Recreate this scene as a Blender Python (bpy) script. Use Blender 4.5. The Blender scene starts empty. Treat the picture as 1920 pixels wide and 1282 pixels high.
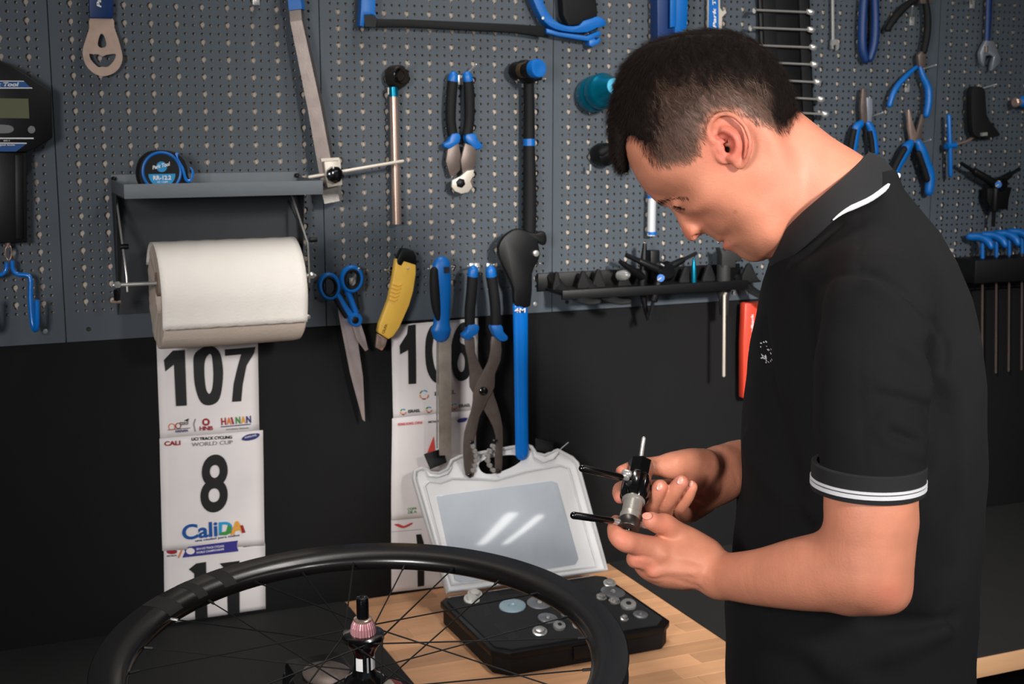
import bpy, bmesh, math, random
import numpy as np
from mathutils import Vector, Matrix, noise
random.seed(7); RNG = np.random.default_rng(7)
PI = math.pi
SC = bpy.context.scene
COL = SC.collection
# ---------------------------------------------------------------- camera
FPX = 2500.0
YAW, PITCH = math.radians(23.1), math.radians(9.69)
CAM = Vector((0, -2.35, 1.68))
FW = Vector((math.sin(YAW)*math.cos(PITCH), math.cos(YAW)*math.cos(PITCH), -math.sin(PITCH)))
RT = Vector((math.cos(YAW), -math.sin(YAW), 0))
UP = RT.cross(FW)
cd = bpy.data.cameras.new('camera'); cam = bpy.data.objects.new('camera', cd); COL.objects.link(cam)
cam.matrix_world = Matrix(((RT.x, UP.x, -FW.x, CAM.x), (RT.y, UP.y, -FW.y, CAM.y), (RT.z, UP.z, -FW.z, CAM.z), (0, 0, 0, 1)))
cd.sensor_fit = 'HORIZONTAL'; cd.sensor_width = 36; cd.lens = 36*FPX/1920; cd.clip_start = .05
cd.dof.use_dof = True; cd.dof.focus_distance = 1.5; cd.dof.aperture_fstop = 13
SC.camera = cam
# ---------------------------------------------------------------- world, lights, exposure
w = bpy.data.worlds.new('world'); SC.world = w; w.use_nodes = True
bg = w.node_tree.nodes['Background']; bg.inputs[0].default_value = (.75, .85, 1, 1); bg.inputs[1].default_value = .21
def area(name, loc, target, sx, sy, power, col=(1, 1, 1)):
    l = bpy.data.lights.new(name, 'AREA'); l.shape = 'RECTANGLE'; l.size = sx; l.size_y = sy; l.energy = power; l.color = col
    o = bpy.data.objects.new(name, l); COL.objects.link(o); o.location = loc
    o.rotation_euler = (Vector(target)-Vector(loc)).to_track_quat('-Z', 'Y').to_euler()
    return o
area('ceiling_lamp', (.85, -.42, 2.75), (.7, -.42, 0), 1.2, .12, 13, (1, .97, .93))
o = area('front_spot', (1.0, -3.2, 2.35), (1.40, 0, 1.08), .3, .3, 8.5, (1, .96, .92)); o.data.spread = math.radians(42)
o = area('front_spot', (-.75, -2.25, 1.85), (.7, -.7, 1.25), .4, .4, 7.5, (1, .97, .95)); o.data.spread = math.radians(72)  # unseen fill added low on the left to brighten the face
for x_ in (1.95, 2.62): area('ceiling_tube', (x_, -2.85, 2.75), (x_, -2.85, 0), .22, 1.8, 9, (1, .97, .95)).rotation_euler = (0, 0, 0)
SC.view_settings.view_transform = 'Standard'; SC.view_settings.look = 'None'
SC.view_settings.exposure = -0.12; SC.view_settings.gamma = 1; SC.view_settings.use_curve_mapping = False
# ---------------------------------------------------------------- pixel rays to real places
def ray(px, py): return FW + RT*((px-960)/FPX) - UP*((py-641)/FPX)
def P(px, py, Z): return CAM + ray(px, py)*Z
def W(px, py, off=.02):
    d = ray(px, py); return CAM + d*((2.35-off)/d.y)
def H(px, py, z):
    d = ray(px, py); return CAM + d*((z-CAM.z)/d.z)
def XP(px, py, X):
    d = ray(px, py); return CAM + d*(X/d.x)
# ---------------------------------------------------------------- materials
def lin(c): return tuple(((v/255)/12.92 if v/255 <= .04045 else ((v/255+.055)/1.055)**2.4) for v in c)
MATS = {}
def mat(name, rgb, rough=.5, metal=0, bump=0, bscale=300, var=0, vscale=30, coat=0, spec=.5, trans=0, sss=0, attr=None, stretch=None, objvar=0, aniso=0):
    if name in MATS: return MATS[name]
    m = bpy.data.materials.new(name); m.use_nodes = True; nt = m.node_tree; b = nt.nodes['Principled BSDF']
    c = lin(rgb)+(1,)
    b.inputs['Base Color'].default_value = c; b.inputs['Roughness'].default_value = rough; b.inputs['Metallic'].default_value = metal
    b.inputs['Specular IOR Level'].default_value = spec; b.inputs['Coat Weight'].default_value = coat; b.inputs['Coat Roughness'].default_value = .08
    b.inputs['Transmission Weight'].default_value = trans
    if sss:
        b.inputs['Subsurface Weight'].default_value = sss; b.inputs['Subsurface Radius'].default_value = (1, .35, .2); b.inputs['Subsurface Scale'].default_value = .006
    tc = nt.nodes.new('ShaderNodeTexCoord'); vec = tc.outputs['Object']
    if stretch:
        mp = nt.nodes.new('ShaderNodeMapping'); mp.inputs['Scale'].default_value = stretch; nt.links.new(vec, mp.inputs[0]); vec = mp.outputs[0]
    src = None
    if attr:
        a = nt.nodes.new('ShaderNodeAttribute'); a.attribute_name = attr; src = a.outputs['Color']
    if var or objvar:
        hs = nt.nodes.new('ShaderNodeHueSaturation'); hs.inputs['Color'].default_value = c
        if src: nt.links.new(src, hs.inputs['Color'])
        val = None
        if var:
            n = nt.nodes.new('ShaderNodeTexNoise'); n.inputs['Scale'].default_value = vscale; n.inputs['Detail'].default_value = 5
            nt.links.new(vec, n.inputs['Vector'])
            mr = nt.nodes.new('ShaderNodeMapRange'); mr.inputs[1].default_value = .25; mr.inputs[2].default_value = .75
            mr.inputs[3].default_value = 1-var; mr.inputs[4].default_value = 1+var; nt.links.new(n.outputs[0], mr.inputs[0]); val = mr.outputs[0]
        if objvar:
            oi = nt.nodes.new('ShaderNodeObjectInfo'); mr2 = nt.nodes.new('ShaderNodeMapRange')
            mr2.inputs[3].default_value = 1-objvar; mr2.inputs[4].default_value = 1+objvar; nt.links.new(oi.outputs['Random'], mr2.inputs[0])
            if val:
                mu = nt.nodes.new('ShaderNodeMath'); mu.operation = 'MULTIPLY'; nt.links.new(val, mu.inputs[0]); nt.links.new(mr2.outputs[0], mu.inputs[1]); val = mu.outputs[0]
            else: val = mr2.outputs[0]
        nt.links.new(val, hs.inputs['Value']); src = hs.outputs[0]
    if src: nt.links.new(src, b.inputs['Base Color'])
    if bump:
        n2 = nt.nodes.new('ShaderNodeTexNoise'); n2.inputs['Scale'].default_value = bscale; n2.inputs['Detail'].default_value = 3
        nt.links.new(vec, n2.inputs['Vector']); bp = nt.nodes.new('ShaderNodeBump'); bp.inputs['Strength'].default_value = bump; bp.inputs['Distance'].default_value = .001
        nt.links.new(n2.outputs[0], bp.inputs['Height']); nt.links.new(bp.outputs[0], b.inputs['Normal'])
    MATS[name] = m; return m
M_PANEL = mat('panel_paint', (69, 78, 86), .55, 0, .35, 900, .05, 12)
M_BACK = mat('backing_wall', (205, 192, 178), .9, 0, .1, 200, .06, 20)
M_LOWER = mat('black_wall_paint', (15, 15, 16), .8, 0, .15, 300, .1, 8, spec=.25)
M_SHELF = mat('hammered_grey', (102, 108, 113), .5, .1, .5, 1100, .05, 20)
M_SHELFD = mat('shaded_grey_sheet', (44, 47, 51), .6, .1, .3, 900, .05, 20)  # dark grey steel, darkened further with the shade under the shelf
M_CHROME = mat('chrome', (222, 220, 216), .24, .72, 0, 100, .05, 40)
M_STEEL = mat('brushed_steel', (182, 177, 170), .35, .65, .15, 500, .15, 60)
M_DSTEEL = mat('dark_steel', (112, 100, 94), .42, .55, .15, 500, .15, 60)
M_ZINC = mat('zinc', (205, 203, 198), .3, .65, .1, 500, .1, 60)
M_BLACK = mat('black_plastic', (11, 11, 12), .45, 0, .1, 600, .1, 30, spec=.3)
M_RUBBER = mat('black_rubber', (14, 14, 15), .7, 0, .25, 800, .1, 30, spec=.3)
M_GLOSS = mat('gloss_black', (10, 10, 11), .18, 0, 0, 100, .05, 30, coat=.5)
M_BLUE = mat('blue_grip', (0, 98, 178), .42, 0, .05, 400, .05, 30)
M_BLUEG = mat('blue_dipped', (0, 112, 205), .28, 0, 0, 400, .05, 30, coat=.4)
M_NAVY = mat('navy_grip', (6, 46, 100), .5, 0, .05, 400, .05, 30)
M_TEAL = mat('teal_anodised', (0, 120, 150), .3, .7, 0, 400, .05, 30)
M_LTEAL = mat('light_teal', (90, 185, 220), .35, .4, 0, 400, .05, 30)
M_COPPER = mat('warm_chrome', (214, 184, 168), .24, .75, .05, 400, .1, 30)
M_OPENER = mat('warm_steel', (186, 160, 144), .45, .5, .1, 500, .12, 50)
M_CREAM = mat('cream_plate', (205, 196, 182), .45, .3, .05, 400, .05, 30)
M_YELLOW = mat('yellow_plastic', (238, 190, 80), .45, 0, .05, 400, .04, 30)
M_RED = mat('red_plastic', (225, 70, 48), .42, 0, .05, 400, .04, 30)
M_PAPER = mat('bib_paper', (224, 218, 217), .7, 0, .25, 60, .05, 14)
M_TOWEL = mat('towel_paper', (228, 222, 214), .95, 0, .6, 260, .03, 20)
M_WOUND_SHADE = mat('wound_paper_shaded', (206, 190, 176), .95, 0, .6, 260, .04, 20)  # browner than the loose sheet: shade under the roll put into the colour
M_INK = mat('ink_black', (14, 14, 15), .6)
M_WHITE = mat('print_white', (225, 225, 225), .5)
M_BPRINT = mat('print_blue', (0, 74, 140), .45)
M_LCD = mat('lcd', (92, 94, 66), .35)
def ink(name, rgb): return mat('print_'+name, rgb, .55)
# ---------------------------------------------------------------- object helpers
ORG = {}
def thing(name, label, cat, loc, group=None, kind=None):
    o = bpy.data.objects.new(name, None); COL.objects.link(o); o.location = loc; o.empty_display_size = .02
    ORG[o.name] = Vector(loc); o['label'] = label; o['category'] = cat
    if group: o['group'] = group
    if kind: o['kind'] = kind
    return o
def tag(o, label=None, cat=None, group=None, kind=None):
    if label: o['label'] = label
    if cat: o['category'] = cat
    if group: o['group'] = group
    if kind: o['kind'] = kind
    return o
def link(name, me, m, parent=None, smooth=False, org=None):
    o = bpy.data.objects.new(name, me); COL.objects.link(o)
    if m: me.materials.append(m)
    base = ORG[parent.name] if parent else (Vector(org) if org is not None else None)
    if base is not None:
        me.transform(Matrix.Translation(-base))
    if parent: o.parent = parent; ORG[o.name] = base
    elif base is not None: o.location = base; ORG[o.name] = base
    else: ORG[o.name] = Vector((0, 0, 0))
    if smooth:
        me.polygons.foreach_set('use_smooth', [True]*len(me.polygons))
        try: me.set_sharp_from_angle(angle=math.radians(38))
        except Exception: pass
    return o
def pyd(name, v, f, m, parent=None, smooth=False, org=None):
    me = bpy.data.meshes.new(name); me.from_pydata([tuple(p) for p in v], [], [tuple(x) for x in f]); me.update()
    return link(name, me, m, parent, smooth, org)
def fin(name, bm, m, parent=None, smooth=False, org=None, bevel=0, seg=2):
    bmesh.ops.recalc_face_normals(bm, faces=bm.faces)
    if bevel:
        es = [e for e in bm.edges if len(e.link_faces) == 2 and e.calc_face_angle(0) > .6]
        try: bmesh.ops.bevel(bm, geom=es, offset=bevel, segments=seg, affect='EDGES', profile=.5)
        except Exception: pass
    me = bpy.data.meshes.new(name); bm.to_mesh(me); bm.free()
    return link(name, me, m, parent, smooth or bool(bevel), org)
def cat_rom(pts, n=5, closed=True):
    pts = [tuple(p) for p in pts]; L = len(pts); out = []
    rng = range(L if closed else L-1)
    for i in rng:
        if closed: a, b, c, d = pts[i-1], pts[i], pts[(i+1) % L], pts[(i+2) % L]
        else: a, b, c, d = pts[max(i-1, 0)], pts[i], pts[i+1], pts[min(i+2, L-1)]
        for k in range(n):
            t = k/n
            out.append(tuple(.5*((2*q)+(r-p)*t+(2*p-5*q+4*r-s)*t*t+(-p+3*q-3*r+s)*t**3) for p, q, r, s in zip(a, b, c, d)))
    if not closed: out.append(pts[-1])
    return out
def slab(name, loops, nrm, th, m, parent=None, bevel=0, org=None, smooth=False):
    """flat piece: world-space loops (outline, then holes); extruded by th along nrm"""
    bm = bmesh.new(); nrm = Vector(nrm).normalized()
    for lp in loops:
        vs = [bm.verts.new(p) for p in lp]
        for i in range(len(vs)): bm.edges.new((vs[i-1], vs[i]))
    r = bmesh.ops.triangle_fill(bm, edges=list(bm.edges), use_beauty=True, use_dissolve=False, normal=nrm)
    fs = [g for g in r['geom'] if isinstance(g, bmesh.types.BMFace)]
    if bevel or len(loops) == 1: pass
    bmesh.ops.dissolve_limit(bm, angle_limit=.01, verts=bm.verts, edges=[e for e in bm.edges if len(e.link_faces) == 2]) if len(loops) == 1 else None
    fs = list(bm.faces)
    ex = bmesh.ops.extrude_face_region(bm, geom=fs)
    vs = [g for g in ex['geom'] if isinstance(g, bmesh.types.BMVert)]
    bmesh.ops.translate(bm, vec=nrm*th, verts=vs)
    return fin(name, bm, m, parent, smooth, org, bevel)
def circ(cx, cy, rx, ry=None, n=20, a0=0, rot=0):
    ry = rx if ry is None else ry
    return [(cx+rx*math.cos(a0+2*PI*i/n)*math.cos(rot)-ry*math.sin(a0+2*PI*i/n)*math.sin(rot), cy+rx*math.cos(a0+2*PI*i/n)*math.sin(rot)+ry*math.sin(a0+2*PI*i/n)*math.cos(rot)) for i in range(n)]
def plate(name, pts, off, th, m, parent=None, holes=(), bevel=0, sm=0, org=None):
    """flat piece parallel to the wall; outline read in the photo, back face at off from the wall"""
    if sm: pts = cat_rom(pts, sm)
    loops = [[W(x, y, off) for x, y in lp] for lp in [pts]+list(holes)]
    return slab(name, loops, (0, -1, 0), th, m, parent, bevel, org, smooth=bool(sm))
def tube(name, pts, m, parent=None, n=12, closed=False, cap=True, sm=0, org=None, ref=(0, 1, 0), round_end=False, square=False, rot=0):
    """pts: (Vector, r) or (Vector, (ra, rb))"""
    Q = []
    for p, r in pts:
        ra, rb = r if isinstance(r, tuple) else (r, r)
        Q.append((p[0], p[1], p[2], ra, rb))
    if sm: Q = cat_rom(Q, sm, closed)
    if round_end and not closed:
        for end in (0, -1):
            a = Vector(Q[end][:3]); b = Vector(Q[1 if end == 0 else -2][:3]); d = (a-b).normalized(); ra, rb = Q[end][3:]
            ext = [(tuple(a+d*ra*s)+(ra*c, rb*c)) for s, c in ((.45, .88), (.8, .6), (.97, .25))]
            Q = list(reversed(ext))+Q if end == 0 else Q+ext
    N = len(Q); V = [Vector(q[:3]) for q in Q]; verts = []; faces = []; prev = None
    for i in range(N):
        if closed: t = V[(i+1) % N]-V[i-1]
        else: t = V[min(i+1, N-1)]-V[max(i-1, 0)]
        if t.length < 1e-9: t = Vector((0, 0, 1))
        t.normalize()
        if prev is None:
            rf = Vector(ref)
            if abs(rf.dot(t)) > .93: rf = Vector((1, 0, 0)) if abs(t.x) < .8 else Vector((0, 0, 1))
            a = t.cross(rf).normalized()
        else:
            a = (prev - t*prev.dot(t)).normalized()
        prev = a; b = t.cross(a)
        for k in range(n):
            th = 2*PI*k/n + (PI/4 if square else 0)+rot
            verts.append(V[i]+a*(Q[i][3]*math.cos(th))+b*(Q[i][4]*math.sin(th)))
    for i in range(N if closed else N-1):
        j = (i+1) % N
        for k in range(n):
            faces.append((i*n+k, i*n+(k+1) % n, j*n+(k+1) % n, j*n+k))
    if cap and not closed:
        faces.append(tuple(range(n-1, -1, -1))); faces.append(tuple((N-1)*n+k for k in range(n)))
    return pyd(name, verts, faces, m, parent, not square, org)
def wt(name, pts, m, parent=None, S=None, **k):
    """tube read in the photo: (px, py, off, r_px[, rb_px]) beside the wall"""
    q = []
    for p in pts:
        Z = (W(p[0], p[1], p[2])-CAM).dot(FW); s = Z/FPX
        q.append((W(p[0], p[1], p[2]), (p[3]*s, (p[4] if len(p) > 4 else p[3])*s)))
    return tube(name, q, m, parent, **k)
def lathe(name, c, ax, prof, m, parent=None, n=28, org=None, sharp=True):
    c = Vector(c); ax = Vector(ax).normalized(); a = ax.orthogonal().normalized(); b = ax.cross(a)
    v = []; f = []
    for t, r in prof:
        for k in range(n):
            th = 2*PI*k/n; v.append(c+ax*t+(a*math.cos(th)+b*math.sin(th))*max(r, 1e-5))
    for i in range(len(prof)-1):
        for k in range(n): f.append((i*n+k, i*n+(k+1) % n, (i+1)*n+(k+1) % n, (i+1)*n+k))
    f.append(tuple(range(n-1, -1, -1))); f.append(tuple((len(prof)-1)*n+k for k in range(n)))
    bm = bmesh.new(); me = bpy.data.meshes.new(name); me.from_pydata([tuple(p) for p in v], [], f); bm.from_mesh(me); bpy.data.meshes.remove(me)
    bmesh.ops.recalc_face_normals(bm, faces=bm.faces)
    me = bpy.data.meshes.new(name); bm.to_mesh(me); bm.free()
    return link(name, me, m, parent, True, org)
def box(name, lo, hi, m, parent=None, bevel=0, org=None, ax=None, seg=2):
    """ax: (origin, X, Y, Z) local axes for lo/hi"""
    bm = bmesh.new(); r = bmesh.ops.create_cube(bm, size=1)
    for v in bm.verts:
        p = [lo[i]+(v.co[i]+.5)*(hi[i]-lo[i]) for i in range(3)]
        v.co = Vector(p) if ax is None else ax[0]+ax[1]*p[0]+ax[2]*p[1]+ax[3]*p[2]
    return fin(name, bm, m, parent, False, org, bevel, seg)
_T = {}
def text(name, s, o, u, v, w, h, m, parent=None, th=.0003, bold=.02, shear=0, sub=None, org=None):
    """text mesh filling a w x h rectangle with lower-left corner o, along unit vectors u, v"""
    cu = bpy.data.curves.new('t', 'FONT'); cu.body = s; cu.size = 1; cu.offset = bold; cu.shear = shear; cu.resolution_u = 6; cu.extrude = 0
    ob = bpy.data.objects.new('t', cu); COL.objects.link(ob)
    dg = bpy.context.evaluated_depsgraph_get(); me = bpy.data.meshes.new_from_object(ob.evaluated_get(dg))
    bpy.data.objects.remove(ob); bpy.data.curves.remove(cu)
    co = np.zeros(len(me.vertices)*3); me.vertices.foreach_get('co', co); co = co.reshape(-1, 3)
    lo, hi = co.min(0), co.max(0); S = (hi-lo); S[S < 1e-6] = 1
    u, v = Vector(u).normalized(), Vector(v).normalized(); nn = u.cross(v)
    for i, vt in enumerate(me.vertices):
        a = (co[i, 0]-lo[0])/S[0]*w; b = (co[i, 1]-lo[1])/S[1]*h; vt.co = Vector(o)+u*a+v*b+nn*th
    return link(name, me, m, parent, False, org)
XA, ZA = Vector((1, 0, 0)), Vector((0, 0, 1))
def wtext(name, s, x0, y0, x1, y1, hpx, off, m, parent, **k):
    """text on a plane parallel to the wall: baseline from (x0,y0) to (x1,y1) in the photo, cap height hpx"""
    a, b = W(x0, y0, off), W(x1, y1, off); u = (b-a); Wd = u.length; u.normalize(); v = Vector((0, -1, 0)).cross(u)
    s_ = (a-CAM).dot(FW)/FPX
    return text(name, s, a, u, v, Wd, hpx*s_, m, parent, **k)
# ================================================================ THE SETTING
def sbox(name, lo, hi, m, **k): return tag(box(name, lo, hi, m, org=Vector(lo)), kind='structure')
PB = 1.3015   # lower edge of the tool panels
wl = sbox('wall_back', (-1.6, 0, 0), (4.2, .12, 2.9), M_BACK)
sbox('trim_2', (-1.6, -.011, PB+.004), (4.2, 0, 2.2), M_BACK)
lw = sbox('trim_1', (-1.6, -.012, 0), (4.2, 0, PB+.004), M_LOWER)
sbox('floor', (-1.6, -4.2, -.1), (4.2, .12, 0), mat('dark_floor', (60, 60, 62), .6, 0, .2, 60, .1, 6))
sbox('wall_left', (-1.72, -4.2, 0), (-1.6, .12, 2.9), mat('side_wall', (70, 70, 72), .9))
sbox('wall_right', (4.2, -4.2, 0), (4.32, .12, 2.9), MATS['side_wall'])
sbox('ceiling', (-1.72, -4.2, 2.9), (4.32, .12, 3.0), mat('ceiling_paint', (150, 150, 150), .9))
# ---------------- perforated panels with real holes
PX0 = [-.272, .178, .628, 1.0783, 1.5265, 1.9880, 2.438]
PITCH_X, PITCH_Z, Z0 = .0425, .02875, 1.3678
def keyhole(n=8):
    r, rs = .0050, .0024; cz = .0015; pts = []
    a1 = math.acos(min(1, rs/r))
    for i in range(n+1):
        a = -PI/2+ (PI/2-a1)+ (2*PI-2*(PI/2-a1))*i/n
        pts.append((r*math.cos(a), cz+r*math.sin(a)))
    pts += [(-rs*.9, -.0058), (0, -.0066), (rs*.9, -.0058)]
    return pts
KH = keyhole(9)
SH = [(.0026*math.cos(PI/4*i+PI/8), .0026*math.sin(PI/4*i+PI/8)) for i in range(8)]
def panel(x0, x1, label):
    v = []; f = []
    th = .0015; Y = -.020
    nz = 21*2+1; zb = Z0-PITCH_Z*.75; ztop = zb+nz*PITCH_Z/2
    cw = PITCH_X/3; ncol = 30; xl = x0+.034-cw*1.5; xr = xl+ncol*cw
    gx0, gx1 = x0+.0009, x1-.0009; TOP = 2.03
    def quad(a, b, c, d):
        i = len(v); v.extend([(a, Y, c), (b, Y, c), (b, Y, d), (a, Y, d)]); f.append((i, i+1, i+2, i+3))
    quad(gx0, xl, PB, TOP); quad(xr, gx1, PB, TOP); quad(xl, xr, PB, zb); quad(xl, xr, ztop, TOP)
    for r in range(nz):
        zc = zb+(r+.5)*PITCH_Z/2
        for c in range(ncol):
            xc = xl+(c+.5)*cw
            hole = KH if (c % 3 == 1 and r % 2 == 1) else SH
            i = len(v); hw, hh = cw/2, PITCH_Z/4
            v.extend([(xc-hw, Y, zc-hh), (xc+hw, Y, zc-hh), (xc+hw, Y, zc+hh), (xc-hw, Y, zc+hh)])
            n = len(hole); ih = len(v)
            for hx, hz in hole: v.append((xc+hx, Y, zc+hz))
            for hx, hz in hole: v.append((xc+hx, Y+th, zc+hz))
            cor = []
            for hx, hz in hole:
                cor.append((1 if hx > 0 else 0) if hz < 0 else (2 if hx > 0 else 3))
            used = set()
            for k in range(n):
                k2 = (k+1) % n
                if cor[k] == cor[k2]: f.append((i+cor[k], ih+k2, ih+k))
                else:
                    f.append((i+cor[k], i+cor[k2], ih+k2, ih+k))
                f.append((ih+k, ih+k2, ih+n+k2, ih+n+k))
    # folded rim
    for a, b in (((gx0, PB), (gx1, PB)), ((gx1, PB), (gx1, TOP)), ((gx1, TOP), (gx0, TOP)), ((gx0, TOP), (gx0, PB))):
        i = len(v); v.extend([(a[0], Y, a[1]), (b[0], Y, b[1]), (b[0], -.001, b[1]), (a[0], -.001, a[1])]); f.append((i, i+1, i+2, i+3))
    o = pyd('perforated_panel', v, f, M_PANEL, org=(x0, -.02, PB))
    tag(o, label, 'tool panel', 'perforated steel tool panels on the back wall')
    return o
LBL = ['leftmost grey perforated steel tool panel, behind the hanging scale', 'grey perforated panel behind the paper towel shelf', 'grey perforated panel behind the long black hammer and ratchet',
       'grey perforated panel behind the teal cylinder and black tool tray', "grey perforated panel behind the man's head", 'rightmost grey perforated panel, behind the blue hex key rack']
panels = []
for i in range(6): panels.append(panel(PX0[i], PX0[i+1], LBL[i]))
for px, py, k in ((85, 621, 0), (166, 617, 1), (578, 594, 1), (1003, 570, 2), (1063, 566, 3), (1374, 549, 3), (1428, 546, 4)):
    dark = px in (166, 1063, 1428)
    c = W(px, py, .0205)
    lathe('screw', c, (0, -1, 0), [(-.003, .0036), (0, .0042), (.0012, .0040), (.0016, .002)] if not dark else [(-.003, .004), (.0003, .004), (.0002, .001)], M_ZINC if not dark else M_INK, panels[k], 14)
# ================================================================ WALL TOOLS
def hook(x0, y0, x1, y1, label, reach=.055, rb=1.6):
    a = W(x0, y0, .022); b = W(x1, y1, reach)
    t = thing('peg_hook', label, 'hook', a, 'zinc peg hooks on the tool panels')
    box('back_plate', (-.006, -.003, -.009), (.006, .0015, .009), M_ZINC, t, .001, ax=(a, XA, Vector((0, 1, 0)), ZA))
    m_ = a.lerp(b, .85)
    tube('hook_rod', [(a, .0017), (m_, .0017), (b, .0019)], M_ZINC, t, 8, round_end=True)
    return t
H_ = [(745, 150, 767, 121, 'zinc peg hook through the ring of the ratchet bar'), (862, 150, 893, 121, 'zinc peg hook between the blue cutter handles'),
      (985, 152, 1022, 148, 'zinc peg hook right under the blue hammer face'), (984, 155, 972, 150, 'zinc peg hook left under the hammer head'),
      (1140, 168, 1165, 151, 'zinc peg hook tip through the teal cylinder'), (660, 530, 673, 503, 'zinc peg hook through the right scissor ring'),
      (735, 508, 765, 503, 'zinc peg hook through the yellow knife'), (735, 508, 722, 506, 'zinc peg hook left of the yellow knife'),
      (836, 506, 851, 500, 'zinc peg hook right of the blue file handle'), (812, 506, 803, 504, 'zinc peg hook left of the blue file handle'),
      (885, 502, 877, 499, 'zinc peg hook at the left blue cap of the chain pliers'), (893, 502, 899, 500, 'zinc peg hook inside the left cap of the chain pliers'),
      (917, 502, 926, 496, 'zinc peg hook at the right blue cap of the chain pliers'), (995, 495, 1012, 494, 'zinc peg hook right of the black wrench neck'),
      (990, 470, 1004, 466, 'zinc peg hook beside the black wrench jaw'), (1728, 130, 1755, 122, 'zinc peg hook right of the blue curved pliers pivot'),
      (1722, 270, 1745, 262, 'zinc peg hook right of the needle nose pliers'), (1628, 221, 1655, 211, 'zinc peg hook right of the side cutters'),
      (1835, 168, 1868, 158, 'zinc peg hook holding the black bracket tool'), (1709, 40, 1711, 12, 'silver peg hook between the black plier handles'),
      (1700, 165, 1703, 150, 'silver peg hook between the blue plier handles'), (480, 0, 500, -12, 'peg hook above the paper towel shelf'), (1822, 8, 1820, -4, 'peg hook left of the blue adjustable wrench')]
for h in H_: hook(*h)
# --- 1 hanging scale
t = thing('hanging_scale', 'black digital hanging scale with blue double hook at left edge', 'scale', W(14, 230, .02))
oc = [(-12, 112), (20, 124), (92, 170), (95, 258), (66, 276), (45, 284), (-17, 284), (-40, 276), (-68, 258), (-64, 170)]
plate('scale_body', oc, .022, .045, M_BLACK, t, bevel=.003)
plate('display', [(-24, 184), (53, 185), (55, 222), (-24, 221)], .0672, .0008, M_LCD, t)
plate('button', cat_rom([(-8, 234), (18, 235), (26, 242), (18, 249), (-8, 249), (-14, 242)], 3), .0672, .002, mat('button_grey', (112, 114, 116), .5), t)
plate('button', circ(59, 243, 7), .0672, .002, MATS['button_grey'], t)
plate('button', circ(-32, 243, 7), .0672, .002, MATS['button_grey'], t)
lb = plate('brand_label', [(-22, 153), (46, 153), (57, 164), (-34, 164)], .0672, .0004, M_BPRINT, t)
plate('label_line', [(-22, 151), (44, 151.5), (46, 153), (-22, 152.5)], .0676, .0003, M_WHITE, lb)
plate('label_line', [(-34, 164), (60, 164), (61, 166), (-34, 166)], .0676, .0003, M_WHITE, lb)
wtext('brand_text', 'Park Tool', -27, 162, 36, 162, 7.5, .0678, M_WHITE, lb, bold=.03, shear=.25)
lb = plate('model_label', [(-30, 270), (49, 270), (30, 284), (-12, 284)], .0672, .0004, M_BPRINT, t)
plate('label_line', [(-36, 258), (63, 258), (63, 260.5), (-36, 260.5)], .0676, .0003, M_WHITE, lb)
plate('label_line', [(-30, 267), (50, 267.5), (50, 269.5), (-30, 269)], .0676, .0003, M_WHITE, lb)
wtext('model_text', 'Digital Scale', -8, 274, 28, 274, 4, .0678, M_WHITE, lb)
wtext('model_text', 'DS-1', 7, 265, 18, 265, 2.6, .0678, M_WHITE, lb)
plate('weighing_post', [(-22, 284), (48, 284), (49, 452), (-20, 453)], .024, .03, M_BLACK, t, bevel=.002)
plate('weighing_post_ridge', [(28, 290), (42, 290), (43, 448), (29, 448)], .054, .004, M_BLACK, t, bevel=.001)
wt('clip_ring', [(x, y, .045, 1.6) for x, y in circ(16, 474, 6, 14, 12)], M_COPPER, t, n=8, closed=True)
wt('swivel', [(15, 452, .042, 5), (15, 464, .042, 4)], M_COPPER, t, n=10)
wt('hook_arm', [(23, 488, .045, 4.2), (24, 505, .045, 4.2), (32, 514, .046, 4.2), (50, 516, .048, 4.4), (57, 524, .05, 4.6), (57, 560, .052, 5), (61, 605, .056, 5.2), (66, 618, .062, 5.2), (69, 605, .068, 5), (69, 562, .07, 4.8)], M_BLUEG, t, n=12, sm=4)
wt('hook_arm', [(12, 492, .045, 4.2), (11, 506, .045, 4.2), (2, 515, .046, 4.2), (-16, 516, .048, 4.4), (-24, 524, .05, 4.6), (-24, 560, .052, 5), (-20, 605, .056, 5.2), (-15, 618, .062, 5.2), (-12, 605, .068, 5), (-12, 562, .07, 4.8)], M_BLUEG, t, n=12, sm=4)
# --- 2 opener
t = thing('bottle_opener', 'flat steel opener with teardrop and half moon holes, blue grip', 'opener', W(190, 60, .03))
plate('opener_plate', [(170, 30), (209, 31), (214, 52), (221, 72), (228, 98), (229, 112), (224, 126), (213, 137), (198, 142.5), (186, 142), (172, 135), (160, 121), (155, 105), (155, 92), (161, 72), (167, 52)], .034, .0035, M_OPENER, t,
      holes=[cat_rom([(190, 63), (195, 68), (199, 82), (197, 88), (190, 90), (184, 87), (183, 80), (186, 68)], 2), cat_rom([(167, 101), (175, 102), (184, 102), (191, 106), (199, 103), (214, 101), (217, 104), (213, 114), (205, 123), (198, 126), (192, 125), (185, 126), (179, 122), (170, 112)], 2)], sm=2)
plate('blue_grip', [(163, -130), (213, -130), (211, 36), (166, 35)], .030, .011, M_NAVY, t, bevel=.003)
wtext('grip_text', 'Park Tool', 190, 14, 187, -62, 8, .0425, M_WHITE, t, bold=.03, shear=.2)
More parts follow.
